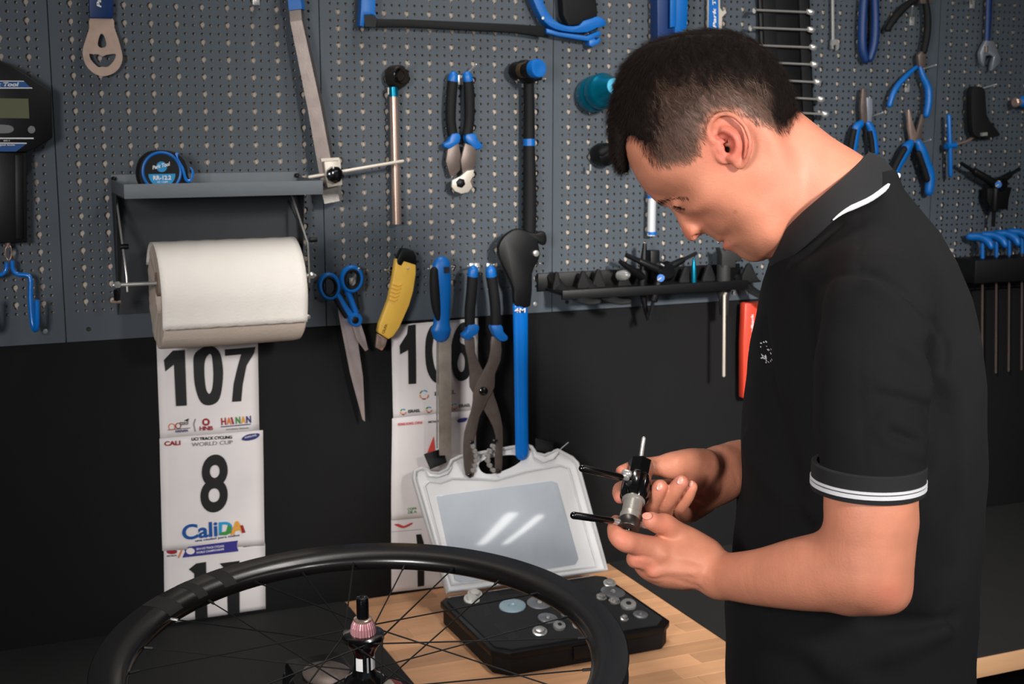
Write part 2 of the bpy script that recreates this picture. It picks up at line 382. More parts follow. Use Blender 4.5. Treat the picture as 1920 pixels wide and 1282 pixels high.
# --- 3 alignment gauge
t = thing('alignment_gauge', 'long polished square gauge bar with cream slider, hanging aslant', 'gauge', W(600, 200, .03))
wt('gauge_bar', [(549, -60, .045, 15), (558, 40, .050, 16), (592, 200, .058, 18), (620, 352, .066, 19)], mat('bar_steel', (112, 102, 97), .3, .6, .05, 400, .15, 40), t, n=4, square=True, rot=.5)
wt('end_cap', [(619, 346, .066, 21), (626, 378, .068, 21)], M_STEEL, t, n=4, square=True, rot=.5)
wt('handle_label', [(548, -60, .052, 16), (557, 19, .056, 17.6)], M_BLUE, t, n=4, square=True, rot=.5)
plate('slider_block', [(602, 297), (633, 296), (637, 346), (609, 351)], .078, .018, M_CREAM, t, bevel=.0012)
plate('slider_flange', [(600, 297), (634, 295), (634, 300), (601, 303)], .094, .006, M_CREAM, t)
lathe('knob', W(624, 327, .097), (0.15, -1, 0), [(0, .013), (.003, .0145), (.011, .0145), (.014, .011), (.015, .004)], M_GLOSS, t, 9)
wt('feeler_rod', [(580, 332, .088, 3.2), (755, 302, .088, 3.2)], M_CREAM, t, n=10, round_end=True)
# --- 4 hacksaw
t = thing('hacksaw', 'blue and black hacksaw hanging level at the top of the wall', 'saw', W(900, 40, .03))
plate('saw_frame', [(684, 36), (760, 37), (960, 46), (1016, 50), (1016, 70), (960, 62), (760, 52), (684, 52)], .034, .014, M_RUBBER, t, bevel=.002)
plate('frame_end', [(673, -60), (699, -60), (697, 27), (702, 38), (697, 34), (692, 29), (678, 30), (676, 52), (668, 50), (670, 20)], .032, .022, M_BLUE, t, bevel=.0015)
plate('frame_end_insert', [(676, 29), (697, 30), (700, 37), (698, 52), (678, 51)], .034, .02, M_BLACK, t)
plate('hand_guard', [(990, -40), (1004, -10), (1013, 18), (1030, 40), (1052, 50), (1075, 49), (1082, 41), (1098, 36), (1110, 32), (1124, 40), (1123, 50), (1108, 54), (1090, 62), (1060, 62), (1030, 56), (1010, 42), (996, 18), (985, -10), (976, -40)], .03, .026, M_BLUE, t, bevel=.002, sm=2)
plate('guard_spine', [(1016, 54), (1040, 61), (1092, 68), (1116, 58), (1119, 66), (1094, 78), (1040, 69), (1017, 63)], .032, .02, M_BLUE, t, bevel=.0015)
plate('tension_knob', [(1096, 76), (1106, 72), (1110, 76), (1116, 70), (1118, 78), (1112, 84), (1102, 89), (1096, 86)], .03, .02, M_BLUE, t, bevel=.0015)
plate('saw_grip', [(1040, -60), (1100, -60), (1110, 20), (1110, 33), (1085, 40), (1075, 48), (1056, 50), (1046, 30)], .032, .024, M_RUBBER, t, bevel=.003)
wt('rivet', [(1018, 34, .056, 3), (1018, 34, .0575, 2.6)], M_CHROME, t, n=10)
# --- 5 ratchet breaker bar
t = thing('ratchet_handle', 'chromed ratchet bar with black round head and teal collar', 'ratchet', W(740, 160, .03))
lathe('ratchet_head', W(737, 144, .028), (.35, -1, 0), [(0, .016), (.002, .0205), (.020, .0205), (.024, .018), (.024, .0125), (.030, .0125)], mat('ratchet_dark', (70, 64, 60), .35, .8), t, 26)
lathe('drive_socket', W(746, 141, .056), (.35, -1, 0), [(0, .012), (.004, .0122), (.005, .0105), (.001, .010)], M_GLOSS, t, 14)
wt('collar', [(737, 163, .042, 9), (738, 181, .042, 9)], M_TEAL, t, n=16)
wt('ratchet_bar', [(738, 180, .042, 8), (744, 420, .042, 8.5)], M_COPPER, t, n=20)
wt('lever', [(728, 164, .044, 1.5), (728, 177, .044, 1.5)], M_CREAM, t, n=6)
# --- 6 cable cutters
def grips(t, L, R, off=.04, capc=M_BLUE, mg=M_RUBBER):
    for i, g in enumerate((L, R)):
        cap0, pts, fl = g
        wt('grip', [(x, y, off, r, r*.85) for x, y, r in pts], mg, t, n=14, sm=3)
        wt('grip_cap', [(x, y, off, r, r*.88) for x, y, r in cap0], capc, t, n=14, round_end=True)
        if fl: plate('finger_guard', fl, off-.009, .018, capc, t, bevel=.003, sm=2)
t = thing('cable_cutter', 'black and blue cable cutter with cream beak, left of the hammer', 'cutters', W(865, 250, .03))
grips(t, ([(850, 143, 9.5), (849, 152, 10.5)], [(849, 152, 10.5), (846, 185, 10.5), (845, 225, 10), (849, 254, 10)], [(841, 250), (857, 251), (856, 266), (848, 272), (838, 278), (828, 276), (826, 269), (836, 264)]),
      ([(876, 143, 9.5), (878, 152, 10)], [(878, 152, 10), (880, 185, 10.5), (880, 225, 10), (876, 254, 10)], [(868, 251), (887, 251), (889, 262), (898, 270), (897, 278), (887, 280), (877, 272), (868, 264)]))
plate('blade_arm', [(838, 276), (849, 270), (858, 268), (862, 290), (861, 318), (850, 330), (842, 330), (834, 302)], .036, .006, M_DSTEEL, t, bevel=.001)
plate('blade_arm', [(870, 268), (890, 276), (892, 300), (886, 320), (866, 330), (862, 300), (866, 284)], .042, .006, M_DSTEEL, t, bevel=.001)
plate('cutter_beak', [(846, 338), (862, 330), (874, 320), (887, 318), (884, 332), (880, 340), (884, 350), (876, 360), (863, 363), (851, 358), (845, 350)], .048, .006, M_CREAM, t, bevel=.001)
plate('cutter_beak', [(864, 360), (872, 352), (886, 333), (884, 345), (876, 361), (868, 363)], .046, .003, M_DSTEEL, t)
lathe('pivot_nut', W(863, 343, .053), (0, -1, 0), [(0, .009), (.003, .009), (.005, .006), (.006, .003)], M_BLACK, t, 6)
wt('spring', [(858, 262, .04, 1.4), (860, 290, .04, 1.6)], M_BLACK, t)
# --- 7 hammer
t = thing('hammer', 'long black hammer with blue striking face, hanging head up', 'hammer', W(990, 200, .03))
ha = W(965, 134, .035); hb = W(1011, 128, .115); hd = (hb-ha)
lathe('hammer_head', ha, hd, [(0, .014), (.004, .017), (.018, .017), (.024, .0125), (hd.length-.03, .0125), (hd.length-.026, .0165), (hd.length-.016, .0165)], M_BLACK, t, 26)
lathe('blue_face', ha+hd.normalized()*(hd.length-.016), hd, [(0, .0170), (.012, .0172), (.016, .0155), (.0163, .011), (.0155, .006)], M_BLUE, t, 30)
lathe('brass_collar', ha+hd.normalized()*.024, hd, [(0, .0138), (.012, .0138)], mat('old_brass', (96, 76, 52), .45, .6), t, 22)
plate('neck', [(957, 128), (975, 112), (1000, 120), (1006, 150), (980, 158), (958, 146)], .03, .03, M_BLACK, t, bevel=.003)
wt('handle', [(991, 150, .045, 10), (992, 200, .045, 10.5), (992, 262, .045, 11), (992, 276, .045, 11), (993, 340, .045, 12.5), (993, 400, .045, 13), (992, 443, .045, 12)], M_RUBBER, t, n=18, sm=3)
wt('blue_band', [(992, 260, .045, 11.6), (992, 273, .045, 11.9)], M_BLUE, t, n=18)
wt('handle_end', [(992, 441, .045, 11.5), (992, 449, .045, 10)], M_BLUE, t, n=16)
# --- 8 big wrench
t = thing('headset_wrench', 'large wrench with black jaws and long bright blue handle', 'wrench', W(975, 500, .03))
plate('wrench_jaw', [(930, 462), (940, 443), (958, 430), (972, 428), (984, 433), (1000, 436), (1014, 432), (1020, 442), (1019, 456), (1012, 459), (1004, 453), (1008, 475), (1001, 494), (993, 512), (990, 572), (961, 572), (958, 540), (945, 510), (933, 485)], .062, .014, M_BLACK, t, bevel=.003, sm=2)
lathe('adjuster', W(1000, 474, .068), (.1, -1, 0), [(0, .006), (.012, .006), (.013, .004)], M_ZINC, t, 14)
wt('handle', [(975, 574, .069, 15, 7), (976, 600, .069, 15, 7), (977, 700, .069, 14, 7), (978, 800, .069, 13.5, 7), (979, 850, .069, 13.5, 6.5)], M_BLUEG, t, n=20, sm=3, round_end=True)
wtext('handle_text', '4M', 964, 586, 985, 586, 9, .083, M_WHITE, t)
# --- 9 teal cylinder
t = thing('bearing_press_cup', 'teal anodised stepped cylinder sticking out beside the dark hair', 'tool', W(1110, 178, .02))
a = W(1105, 180, .022); b = W(1152, 162, .12); d = b-a; L = d.length
lathe('cylinder_body', a, d, [(0, .030), (L*.06, .033), (L*.25, .0345), (L*.34, .034), (L*.38, .031), (L*.42, .033), (L*.6, .033), (L*.66, .029), (L*.72, .024), (L*.98, .017), (L, .0155)], M_TEAL, t, 36)
lathe('end_ring', b, d, [(-.001, .0155), (.001, .0152), (.001, .0055), (-.004, .005)], M_LTEAL, t, 30)
lathe('bore', b, d, [(-.002, .0052), (.0013, .0052)], M_INK, t, 16)
# --- 10 black knob tool
t = thing('black_knob_tool', 'small black round knob tool in front of the forehead fringe', 'tool', W(1120, 285, .02))
lathe('knob_body', W(1118, 290, .022), (.35, -1, .05), [(0, .018), (.01, .022), (.03, .022), (.04, .014), (.05, .011)], M_BLACK, t, 20)
wt('side_arm', [(1128, 285, .06, 8), (1150, 272, .06, 8)], M_RUBBER, t, n=12, round_end=True)
wt('pin', [(1107, 308, .05, 2.2), (1107, 320, .05, 2)], M_CHROME, t, n=8)
# --- 11 blue gauge with tube
t = thing('blue_gauge', "long blue holder whose white tube hangs below the man's brow", 'tool', W(1240, 20, .03))
plate('holder_side', [(1217, -80), (1251, -80), (1250, 80), (1219, 80)], .03, .03, M_NAVY, t, bevel=.002)
plate('holder_face', [(1250, -80), (1276, -80), (1272, 54), (1262, 62), (1249, 64)], .034, .034, M_BLUE, t, bevel=.002)
plate('holder_ridge', [(1256, -80), (1268, -80), (1266, 50), (1255, 52)], .068, .004, M_BLUE, t, bevel=.001)
wt('white_tube', [(1230, 80, .04, 8), (1224, 300, .04, 8), (1221, 442, .04, 8)], mat('white_tube', (205, 208, 210), .35, .2), t, n=20)
for y in (368, 437): wt('blue_ring', [(1222, y-3, .04, 9), (1222, y+3, .04, 9)], M_BLUE, t, n=20)
# --- 12 labelled spoke tool
t = thing('labelled_wrench', 'flat silver wrench with a bright blue label, above the hair', 'wrench', W(1338, 20, .03))
plate('wrench_flat', [(1326, -60), (1348, -60), (1348, 15), (1353, 22), (1358, 18), (1360, 24), (1352, 32), (1350, 90), (1325, 90)], .034, .004, M_CREAM, t)
plate('blue_label', [(1330, -60), (1346, -60), (1347, 55), (1328, 55)], .0382, .001, M_BLUE, t)
wtext('label_text', 'Park Tool', 1343, 53, 1341, -30, 7, .0395, M_WHITE, t, bold=.03, shear=.2)
# --- 13 wrench rack
t = thing('wrench_rack', 'black strip rack holding the horizontal combination wrenches', 'rack', W(1480, 100, .03))
plate('rack_plate', [(1416, -40), (1512, -40), (1522, 236), (1428, 236)], .026, .010, M_BLACK, t, bevel=.002)
plate('rack_rail', [(1426, -40), (1450, -40), (1460, 236), (1436, 236)], .036, .006, M_RUBBER, t, bevel=.002)
plate('rack_rail', [(1494, -40), (1512, -40), (1522, 236), (1504, 236)], .036, .006, M_RUBBER, t, bevel=.002)
names = ['topmost silver combination wrench in the black rack', 'second silver combination wrench from the top of the rack', 'third silver combination wrench from the top of the rack', 'middle silver combination wrench of the seven in the rack',
         'third silver combination wrench from the bottom of the rack', 'second silver combination wrench from the bottom of the rack', 'lowest silver combination wrench in the rack, above the neck']
for i, (y, xl, xr) in enumerate(((22, 1405, 1525), (55, 1398, 1526), (88, 1405, 1530), (120, 1425, 1532), (153, 1440, 1538), (185, 1450, 1544), (213, 1460, 1552))):
    w_ = thing('combination_wrench', names[i], 'wrench', W(1470, y, .05), 'silver wrenches in the black rack')
    wt('shaft', [(xl+12, y-3, .05, 2.4, 4), (xr-14, y+1, .05, 2.4, 4)], M_CHROME, w_, n=8)
    c = W(xr-6, y+1, .05); a3 = Vector((.1, -.35, 1))
    lathe('ring_end', c, a3, [(-.004, .0075), (-.002, .009), (.003, .009), (.005, .0075), (.005, .0045), (-.004, .0045)], M_CHROME, w_, 14)
    e = W(xl+10, y-4, .05)
    tube('open_end', [(e, (.003, .005)), (e+Vector((-.006, -.008, -.002)), (.006, .004)), (e+Vector((-.012, -.016, -.004)), (.005, .003))], M_CHROME, w_, 10)
# --- spanner hanging
t = thing('slim_wrench', 'slim silver open end wrench hanging right of the rack', 'wrench', W(1563, 40, .03))
wt('shaft', [(1561, -40, .034, 3.5, 2.5), (1562, 76, .034, 3.5, 2.5)], M_CHROME, t, n=8)
plate('open_end', [(1558, 74), (1567, 74), (1571, 82), (1570, 92), (1566, 95), (1566, 86), (1563, 83), (1560, 86), (1561, 93), (1557, 91), (1556, 82)], .032, .005, M_CHROME, t)
# --- navy pliers
t = thing('navy_pliers', 'pliers with two navy blue straight handles, top right', 'pliers', W(1628, 50, .03))
wt('handle', [(1622, -30, .04, 8), (1617, 40, .04, 8.5), (1617, 90, .04, 8.5), (1623, 112, .04, 7)], M_NAVY, t, n=14, sm=3, round_end=True)
wt('handle', [(1638, -30, .04, 8), (1641, 30, .04, 8), (1639, 80, .04, 8.5), (1631, 110, .04, 7)], M_NAVY, t, n=14, sm=3, round_end=True)
wt('jaw', [(1628, -40, .04, 12), (1629, -80, .04, 6)], M_BLACK, t, n=10)
# --- black bent pliers
t = thing('black_handled_pliers', 'wide open pliers with thin black handles, top right', 'pliers', W(1715, 30, .03))
wt('handle', [(1722, -5, .042, 5), (1700, 10, .042, 7), (1680, 30, .042, 7.5), (1664, 54, .042, 6)], M_RUBBER, t, n=12, sm=3, round_end=True)
wt('handle', [(1734, -5, .042, 6), (1739, 30, .042, 7), (1738, 65, .042, 7), (1732, 96, .042, 6.5)], M_RUBBER, t, n=12, sm=3, round_end=True)
plate('pivot_block', [(1716, -14), (1742, -14), (1742, 8), (1720, 8)], .036, .012, M_DSTEEL, t, bevel=.002)
# --- blue curved pliers
t = thing('curved_handle_pliers', 'pliers with thin curved blue handles hanging open', 'pliers', W(1722, 150, .03))
plate('jaw', [(1716, 104), (1722, 96), (1730, 98), (1732, 118), (1728, 128), (1718, 126)], .036, .010, M_DSTEEL, t, bevel=.002)
wt('handle', [(1718, 126, .042, 3.5), (1700, 142, .044, 5), (1682, 162, .046, 5.5), (1673, 180, .048, 5.5), (1668, 197, .048, 5.2)], M_BLUE, t, n=12, sm=3, round_end=True)
wt('handle', [(1725, 126, .042, 4), (1731, 145, .044, 6), (1740, 165, .046, 7), (1741, 190, .048, 7), (1737, 215, .048, 6)], M_BLUE, t, n=12, sm=3, round_end=True)
# --- needle nose
t = thing('needle_nose_pliers', 'needle nose pliers pointing up, blue and black flared handles', 'pliers', W(1712, 280, .03))
plate('needle_jaw', [(1699, 206), (1702, 205), (1708, 230), (1715, 250), (1713, 268), (1704, 264), (1700, 240)], .038, .007, M_COPPER, t, bevel=.0008)
plate('needle_jaw', [(1725, 214), (1733, 215), (1727, 240), (1725, 262), (1714, 268), (1715, 250), (1720, 232)], .038, .006, M_DSTEEL, t, bevel=.0008)
for s, P0 in ((0, [(1708, 268, 7), (1700, 278, 11), (1688, 300, 10), (1676, 325, 9.5), (1672, 348, 9)]), (1, [(1722, 268, 7), (1728, 282, 10), (1736, 305, 10), (1744, 330, 10), (1742, 358, 9)])):
    wt('handle', [(x, y, .044, r, r*.8) for x, y, r in P0], M_BLUE, t, n=14, sm=3, round_end=True)
    wt('handle_inlay', [(x-(5 if s == 0 else 6), y+(6 if s else 2), .0475, r*.62, r*.6) for x, y, r in P0[1:-1]], M_RUBBER, t, n=12, sm=3, round_end=True)
# --- side cutters
t = thing('side_cutters', 'side cutters pointing up right behind the collar', 'pliers', W(1620, 220, .03))
plate('cutter_jaw', [(1613, 166), (1619, 164), (1622, 185), (1628, 210), (1625, 232), (1612, 230), (1610, 200)], .038, .007, M_DSTEEL, t, bevel=.0008)
plate('cutter_jaw', [(1622, 183), (1632, 184), (1633, 205), (1631, 228), (1624, 236)], .040, .006, mat('pale_steel', (170, 175, 190), .3, .6), t, bevel=.0008)
for s, P0 in ((0, [(1614, 232, 7), (1606, 240, 9), (1601, 262, 10), (1598, 285, 9)]), (1, [(1628, 232, 6), (1634, 244, 8), (1638, 262, 8), (1640, 285, 8)])):
    wt('handle', [(x, y, .044, r, r*.8) for x, y, r in P0], M_BLUE, t, n=14, sm=3, round_end=True)
    wt('handle_inlay', [(x-4, y+2, .0475, r*.66, r*.6) for x, y, r in P0[1:]], M_RUBBER, t, n=12, sm=3)
# --- adjustable wrench
t = thing('adjustable_wrench', 'silver adjustable wrench hanging jaws down by a blue handle', 'wrench', W(1850, 60, .03))
wt('handle', [(1856, -40, .036, 7, 4), (1853, 40, .036, 6.5, 4), (1851, 78, .036, 6, 4)], M_NAVY, t, n=12)
plate('wrench_head', [(1843, 76), (1858, 78), (1866, 100), (1871, 110), (1868, 120), (1853, 133), (1855, 118), (1858, 107), (1850, 103), (1842, 106), (1839, 126), (1834, 116), (1832, 100), (1836, 90)], .032, .010, mat('satin_steel', (175, 182, 190), .35, .75), t, bevel=.001)
wt('worm_screw', [(1849, 86, .044, 3.5), (1849, 98, .044, 3.5)], M_DSTEEL, t, n=10)
# --- T handle
t = thing('t_handle_wrench', 'slim blue T handle wrench with a thin side arm', 'wrench', W(1780, 270, .03))
wt('bar', [(1779, 218, .05, 4.5), (1781, 272, .05, 4.5), (1782, 328, .05, 4.5)], M_BLUE, t, n=12, round_end=True)
wt('hub', [(1774, 274, .05, 6), (1792, 272, .05, 5.5)], M_BLUE, t, n=12)
wt('side_arm', [(1790, 272, .05, 2.5), (1812, 265, .04, 2.5), (1832, 254, .03, 2.5)], M_COPPER, t, n=8)
# --- black bracket tool
t = thing('black_bracket_tool', 'matt black L shaped bracket tool with a silver screw', 'tool', W(1830, 210, .03))
plate('bracket_arm', [(1812, 170), (1820, 162), (1832, 164), (1837, 175), (1840, 215), (1850, 232), (1864, 250), (1860, 256), (1838, 258), (1818, 255), (1812, 230)], .036, .018, M_RUBBER, t, bevel=.002, sm=2)
plate('screw_nut', [(1838, 249), (1848, 248), (1848, 254), (1838, 255)], .054, .006, M_ZINC, t)
# --- copper/blue end piece
t = thing('copper_headed_tool', 'copper tipped blue cylinder at the right edge', 'tool', W(1908, 190, .03))
lathe('copper_head', W(1902, 192, .05), (1, .12, .05), [(0, .008), (.002, .0105), (.006, .0105), (.02, .007)], M_COPPER, t, 20)
lathe('blue_body', W(1914, 191, .05), (1, .12, .05), [(0, .009), (.004, .012), (.04, .012), (.045, .009)], M_BLUEG, t, 20)
# --- 3 way tool right
def ywrench(name_label, cx, cy, arms, off, badge, bs=8, hub=13):
    t = thing('three_way_wrench', name_label, 'wrench', W(cx, cy, off))
    lathe('hub', W(cx, cy, off-.012), (0.05, -1, .1), [(0, hub*.0011), (.004, hub*.00125), (.02, hub*.00125), (.026, hub*.0009)], M_GLOSS, t, 20)
    for x, y, r1, tip in arms:
        mx, my = cx+(x-cx)*.62, cy+(y-cy)*.62
        wt('arm', [(cx, cy, off, 8.5), (mx, my, off+.006, r1), (mx+(x-cx)*.02, my+(y-cy)*.02, off+.006, r1*.8)], M_BLACK, t, n=12)
        wt('bit', [(mx, my, off+.006, tip), (x, y, off+.008, tip*.9)], M_DSTEEL if tip < 4 else M_BLACK, t, n=6)
    wt('badge', [(badge[0], badge[1], off+.018, bs), (badge[0], badge[1], off+.0195, bs)], M_BLUE, t, n=20)
    plate('badge_stripe', [(badge[0]-bs, badge[1]+bs*.4), (badge[0]-bs*.8, badge[1]+bs*.7), (badge[0]+bs, badge[1]-bs*.3), (badge[0]+bs*.8, badge[1]-bs*.6)], off+.0196, .0004, M_CREAM, t)
    return t
t = ywrench('black three way wrench with blue badge above the hex keys', 1866, 345, ((1802, 306, 7, 4), (1912, 316, 6, 4), (1862, 425, 8, 4.2)), .05, (1872, 346), 6)
plate('lower_block', [(1840, 352), (1886, 350), (1880, 372), (1878, 392), (1846, 390), (1840, 375)], .035, .02, M_BLACK, t, bevel=.002)
# --- hex key rack right
t = thing('hex_key_rack', 'black shelf rack holding the blue handled hex keys', 'rack', W(1860, 500, .03))
a = W(1786, 482, .022); b = W(2010, 462, .022)
box('rack_shelf', (a.x, -.095, a.z-.052), (b.x+.1, -.022, a.z), M_BLACK, t, .003)
box('rack_back', (a.x+.01, -.03, a.z-.075), (b.x+.1, -.021, a.z-.05), M_RUBBER, t, .002)
plate('size_label', [(1776, 466), (1787, 466), (1787, 472), (1776, 472)], .06, .001, M_CREAM, t)
KL = ['leftmost blue handled hex key in the black rack', 'second blue handled hex key from the left', 'third blue handled hex key from the left', 'rightmost blue handled hex key, at the picture edge']
for i, (x, y) in enumerate(((1848, 452), (1874, 449), (1898, 446), (1922, 443))):
    k = thing('hex_key', KL[i], 'hex key', W(x, y, .06), 'blue handled hex keys')
    wt('blue_handle', [(x-30, y-8, .045, 7), (x-12, y-7, .06, 8), (x+4, y, .08, 8), (x+10, y+10, .088, 6)], M_BLUE, k, n=12, sm=3, round_end=True)
    wt('rod', [(x-6, y+2, .07, 2.6), (x-6, y+70, .068, 2), (x-7, y+250, .068, 2)], M_DSTEEL, k, n=6)
    wt('rod_sleeve', [(x-6, y+4, .07, 4), (x-6, y+32, .07, 4)], M_BLUE, k, n=10)
YN = Vector((0, -1, 0)); YP = Vector((0, 1, 0))
# --- roll shelf
a = W(207, 322, .022); XL = a.x; XR = W(541, 316, .022).x
fl = XP(238, 373, XL+.004); fr = CAM + ray(606, 367)*((fl.y-CAM.y)/ray(606, 367).y); XR = fr.x
YF = fl.y; ZB = fl.z; ZT = XP(238, 346, XL+.004).z
t = thing('roll_shelf', 'grey steel wall shelf with wire arms that carry the paper roll', 'shelf', (XL, -.022, ZB))
th = .0016
box('shelf_tray', (XL, YF, ZB), (XR, -.024, ZB+th), M_SHELF, t)
box('front_lip', (XL, YF-.0005, ZB), (XR, YF+th, ZT), M_SHELF, t, .0006)
box('side_lip', (XL, YF, ZB), (XL+th, -.024, ZT), M_SHELF, t, .0004)
box('side_lip', (XR-th, YF, ZB), (XR, -.024, ZT), M_SHELF, t, .0004)
box('back_lip', (XL, -.0255, ZB), (XR, -.022, ZT+.008), M_SHELF, t, .0004)
zb = W(215, 590, .022).z
box('back_plate', (XL+.002, -.0235, zb), (XR-.002, -.021, ZB), M_SHELFD, t)
for s, x in ((1, XL), (-1, XR)):
    bm = bmesh.new()
    v = [bm.verts.new(p) for p in ((x, -.022, ZB), (x, -.07, ZB), (x, -.03, zb+.02), (x, -.022, zb))]
    f = bm.faces.new(v); ex = bmesh.ops.extrude_face_region(bm, geom=[f]); bmesh.ops.translate(bm, vec=(s*.0015, 0, 0), verts=[g for g in ex['geom'] if isinstance(g, bmesh.types.BMVert)])
    fin('side_gusset', bm, M_SHELFD, t)
    for z in (ZT+.002,): lathe('screw', (x+s*.004, -.026, z), (0, -1, 0), [(0, .004), (.006, .004), (.008, .002)], M_BLACK, t, 10)
# roll axis height/depth from the rod end seen at (215,535) and (588,515)
ax0 = XP(240, 536, XL+.006); YR = ax0.y; ZR = ax0.z
YR = min(YR, -.09); ZR_px = CAM+ray(240, 536)*((YR-CAM.y)/ray(240, 536).y); ZR = ZR_px.z
rodL = CAM+ray(213, 537)*((YR-CAM.y)/ray(213, 537).y); rodR = CAM+ray(590, 514)*((YR-CAM.y)/ray(590, 514).y)
ZR = (rodL.z+rodR.z)/2
def RY(px, py=530): return (CAM+ray(px, py)*((YR-CAM.y)/ray(px, py).y))
for s, x in ((1, RY(238).x), (-1, RY(580).x)):
    xt = XL+.004 if s > 0 else XR-.02
    tube('wire_arm', [(Vector((xt, -.05, ZB-.004)), .0017), (Vector((x-s*.002, YR+.012, ZR+.055)), .0017), (Vector((x, YR, ZR+.012)), .0017), (Vector((x, YR, ZR-.012)), .0017)], M_ZINC, t, 8)
    tube('wire_arm', [(Vector((xt, -.024, ZB-.02)), .0014), (Vector((x-s*.002, YR+.016, ZR+.06)), .0014), (Vector((x-s*.001, YR+.002, ZR+.01)), .0014)], M_SHELFD, t, 8)
    lathe('arm_bolt', (x-s*.006, YR+.014, ZR+.06), (1, 0, 0), [(0, .004), (.003, .0046), (.010, .0046), (.013, .004)], M_BLACK, t, 10)
tube('roll_rod', [(Vector((rodL.x, YR, ZR)), .0032), (Vector((rodR.x, YR, ZR)), .0032)], M_ZINC, t, 12, round_end=True)
for x in (rodL.x+.004, rodR.x-.008): lathe('rod_nut', (x-.003, YR, ZR), (1, 0, 0), [(0, .004), (.002, .0058), (.008, .0058), (.010, .004)], M_CHROME, t, 6)
tube('latch', [(Vector((rodL.x+.004, YR+.01, ZR-.01)), .0035), (Vector((rodL.x+.006, YR+.02, ZR-.028)), .0045)], M_BLACK, t, 8)
tube('latch_pin', [(Vector((rodL.x-.002, YR+.018, ZR-.03)), .003), (Vector((rodL.x+.012, YR+.018, ZR-.03)), .003)], M_COPPER, t, 8)
# --- paper roll (slightly squashed, hanging on the rod)
x0, x1 = RY(291).x, RY(556).x
scr = (rodL-CAM).dot(FW)/FPX
RR = 101*scr
t = thing('paper_towel_roll', 'big white paper towel roll under the grey shelf', 'paper roll', (x0, YR, ZR))
cz = ZR-RR*.25
def ring(x, rx, rz, dz=0, n=72, lump=0):
    return [Vector((x+(.0012*math.sin(k*.9)+.0008*math.sin(k*2.3))*lump, YR+rx*math.cos(2*PI*k/n), cz+dz+rz*math.sin(2*PI*k/n))) for k in range(n)]
rings = [ring(x0, RR*.93, RR*.97, lump=.5), ring(x0+.003, RR*.955, RR, 0, lump=1), ring(x0+(x1-x0)*.5, RR*.96, RR*1.01), ring(x1-.012, RR*.955, RR*1.0), ring(x1-.003, RR*.93, RR*.985), ring(x1, RR*.88, RR*.93), ring(x1, RR*.3, RR*.32), ring(x0+.05, RR*.3, RR*.32), ring(x0+.004, RR*.34, RR*.36), ring(x0, RR*.80, RR*.85, lump=1)]
v = [p for r in rings for p in r]; n = 72; f = []
for i in range(len(rings)):
    j = (i+1) % len(rings)
    for k in range(n): f.append((i*n+k, j*n+k, j*n+(k+1) % n, i*n+(k+1) % n))
bm = bmesh.new(); me = bpy.data.meshes.new('r'); me.from_pydata([tuple(p) for p in v], [], f); bm.from_mesh(me)
fin('towel_wound', bm, M_WOUND_SHADE, t, True)
def sheet(name, a0, a1, rr, x0, x1, m, tail=0, n=30):
    """loose outer ply over part of the roll; angles in degrees, 0 = towards the room, 90 = up"""
    V = []; F = []; nx = 24
    for i in range(n+1):
        a = math.radians(a0+(a1-a0)*i/n)
        for j in range(nx+1):
            x = x0+(x1-x0)*j/nx; r_ = rr+.0003*math.sin(j*1.7+i*.5); dr = 0
            if a < 0: dr = -a*r_; aa = 0
            else: aa = a
            V.append(Vector((x, YR-r_*.965*math.cos(aa)+dr*.10, cz+r_*1.01*math.sin(aa)-dr+(.0004*math.sin(j*2.3) if i == n else 0))))
    for i in range(n):
        for j in range(nx): F.append((i*(nx+1)+j, i*(nx+1)+j+1, (i+1)*(nx+1)+j+1, (i+1)*(nx+1)+j))
    o = pyd(name, V, F, m, t, True); md = o.modifiers.new('s', 'SOLIDIFY'); md.thickness = .0005; return o
sheet('loose_sheet', 150, -29, RR*1.008, x0-.003, x1-.003, M_TOWEL, .002)
lathe('cardboard_core', (x0+.002, YR, ZR-.002), (1, 0, 0), [(0, .020), (x1-x0-.004, .020)], mat('cardboard', (150, 130, 112), .9), t, 24)
# --- tape measure on the shelf
SH_T = ZB+th+.0004
cT = Vector((0, 0, 0)); ct = CAM+ray(300, 312)*((-.075-CAM.y)/ray(300, 312).y)
sT = (ct-CAM).dot(FW)/FPX; R_ = 41*sT; cc = Vector((ct.x, -.075, SH_T+R_*.98))
t = thing('tape_measure', 'round black and blue tape measure standing on the grey shelf', 'tape measure', (cc.x, -.075, SH_T))
def disc_pts(rx, rz, flat, n=40, y=0): return [Vector((cc.x+rx*math.cos(2*PI*k/n), y, max(SH_T, cc.z+rz*math.sin(2*PI*k/n)))) for k in range(n)]
body = [Vector((cc.x+R_*a_, -.05, SH_T+R_*b_)) for a_, b_ in cat_rom([(-.62, 0), (-.95, .45), (-1.02, .95), (-.85, 1.5), (-.45, 1.85), (.1, 1.93), (.6, 1.85), (.95, 1.6), (1.15, 1.2), (1.2, .8), (1.3, .45), (1.5, .3), (1.52, 0), (.5, 0)], 3)]
body = [Vector((p.x, p.y, max(SH_T+.0002, p.z))) for p in body]
slab('case_body', [body], YN, .040, M_RUBBER, t, .003)
fy = -.0905
slab('face_plate', [[Vector((p.x, fy, p.z)) for p in disc_pts(R_*.86, R_*.88, 0)]], YN, .0015, M_BLACK, t)
v = []; f = []; n = 48
ringm = [(Vector((cc.x+R_*.84*math.cos(2*PI*k/n), fy-.0018, max(SH_T+.002, cc.z+R_*.86*math.sin(2*PI*k/n)))), .0026) for k in range(n)]
tube('blue_ring', ringm, M_BLUE, t, 8, closed=True)
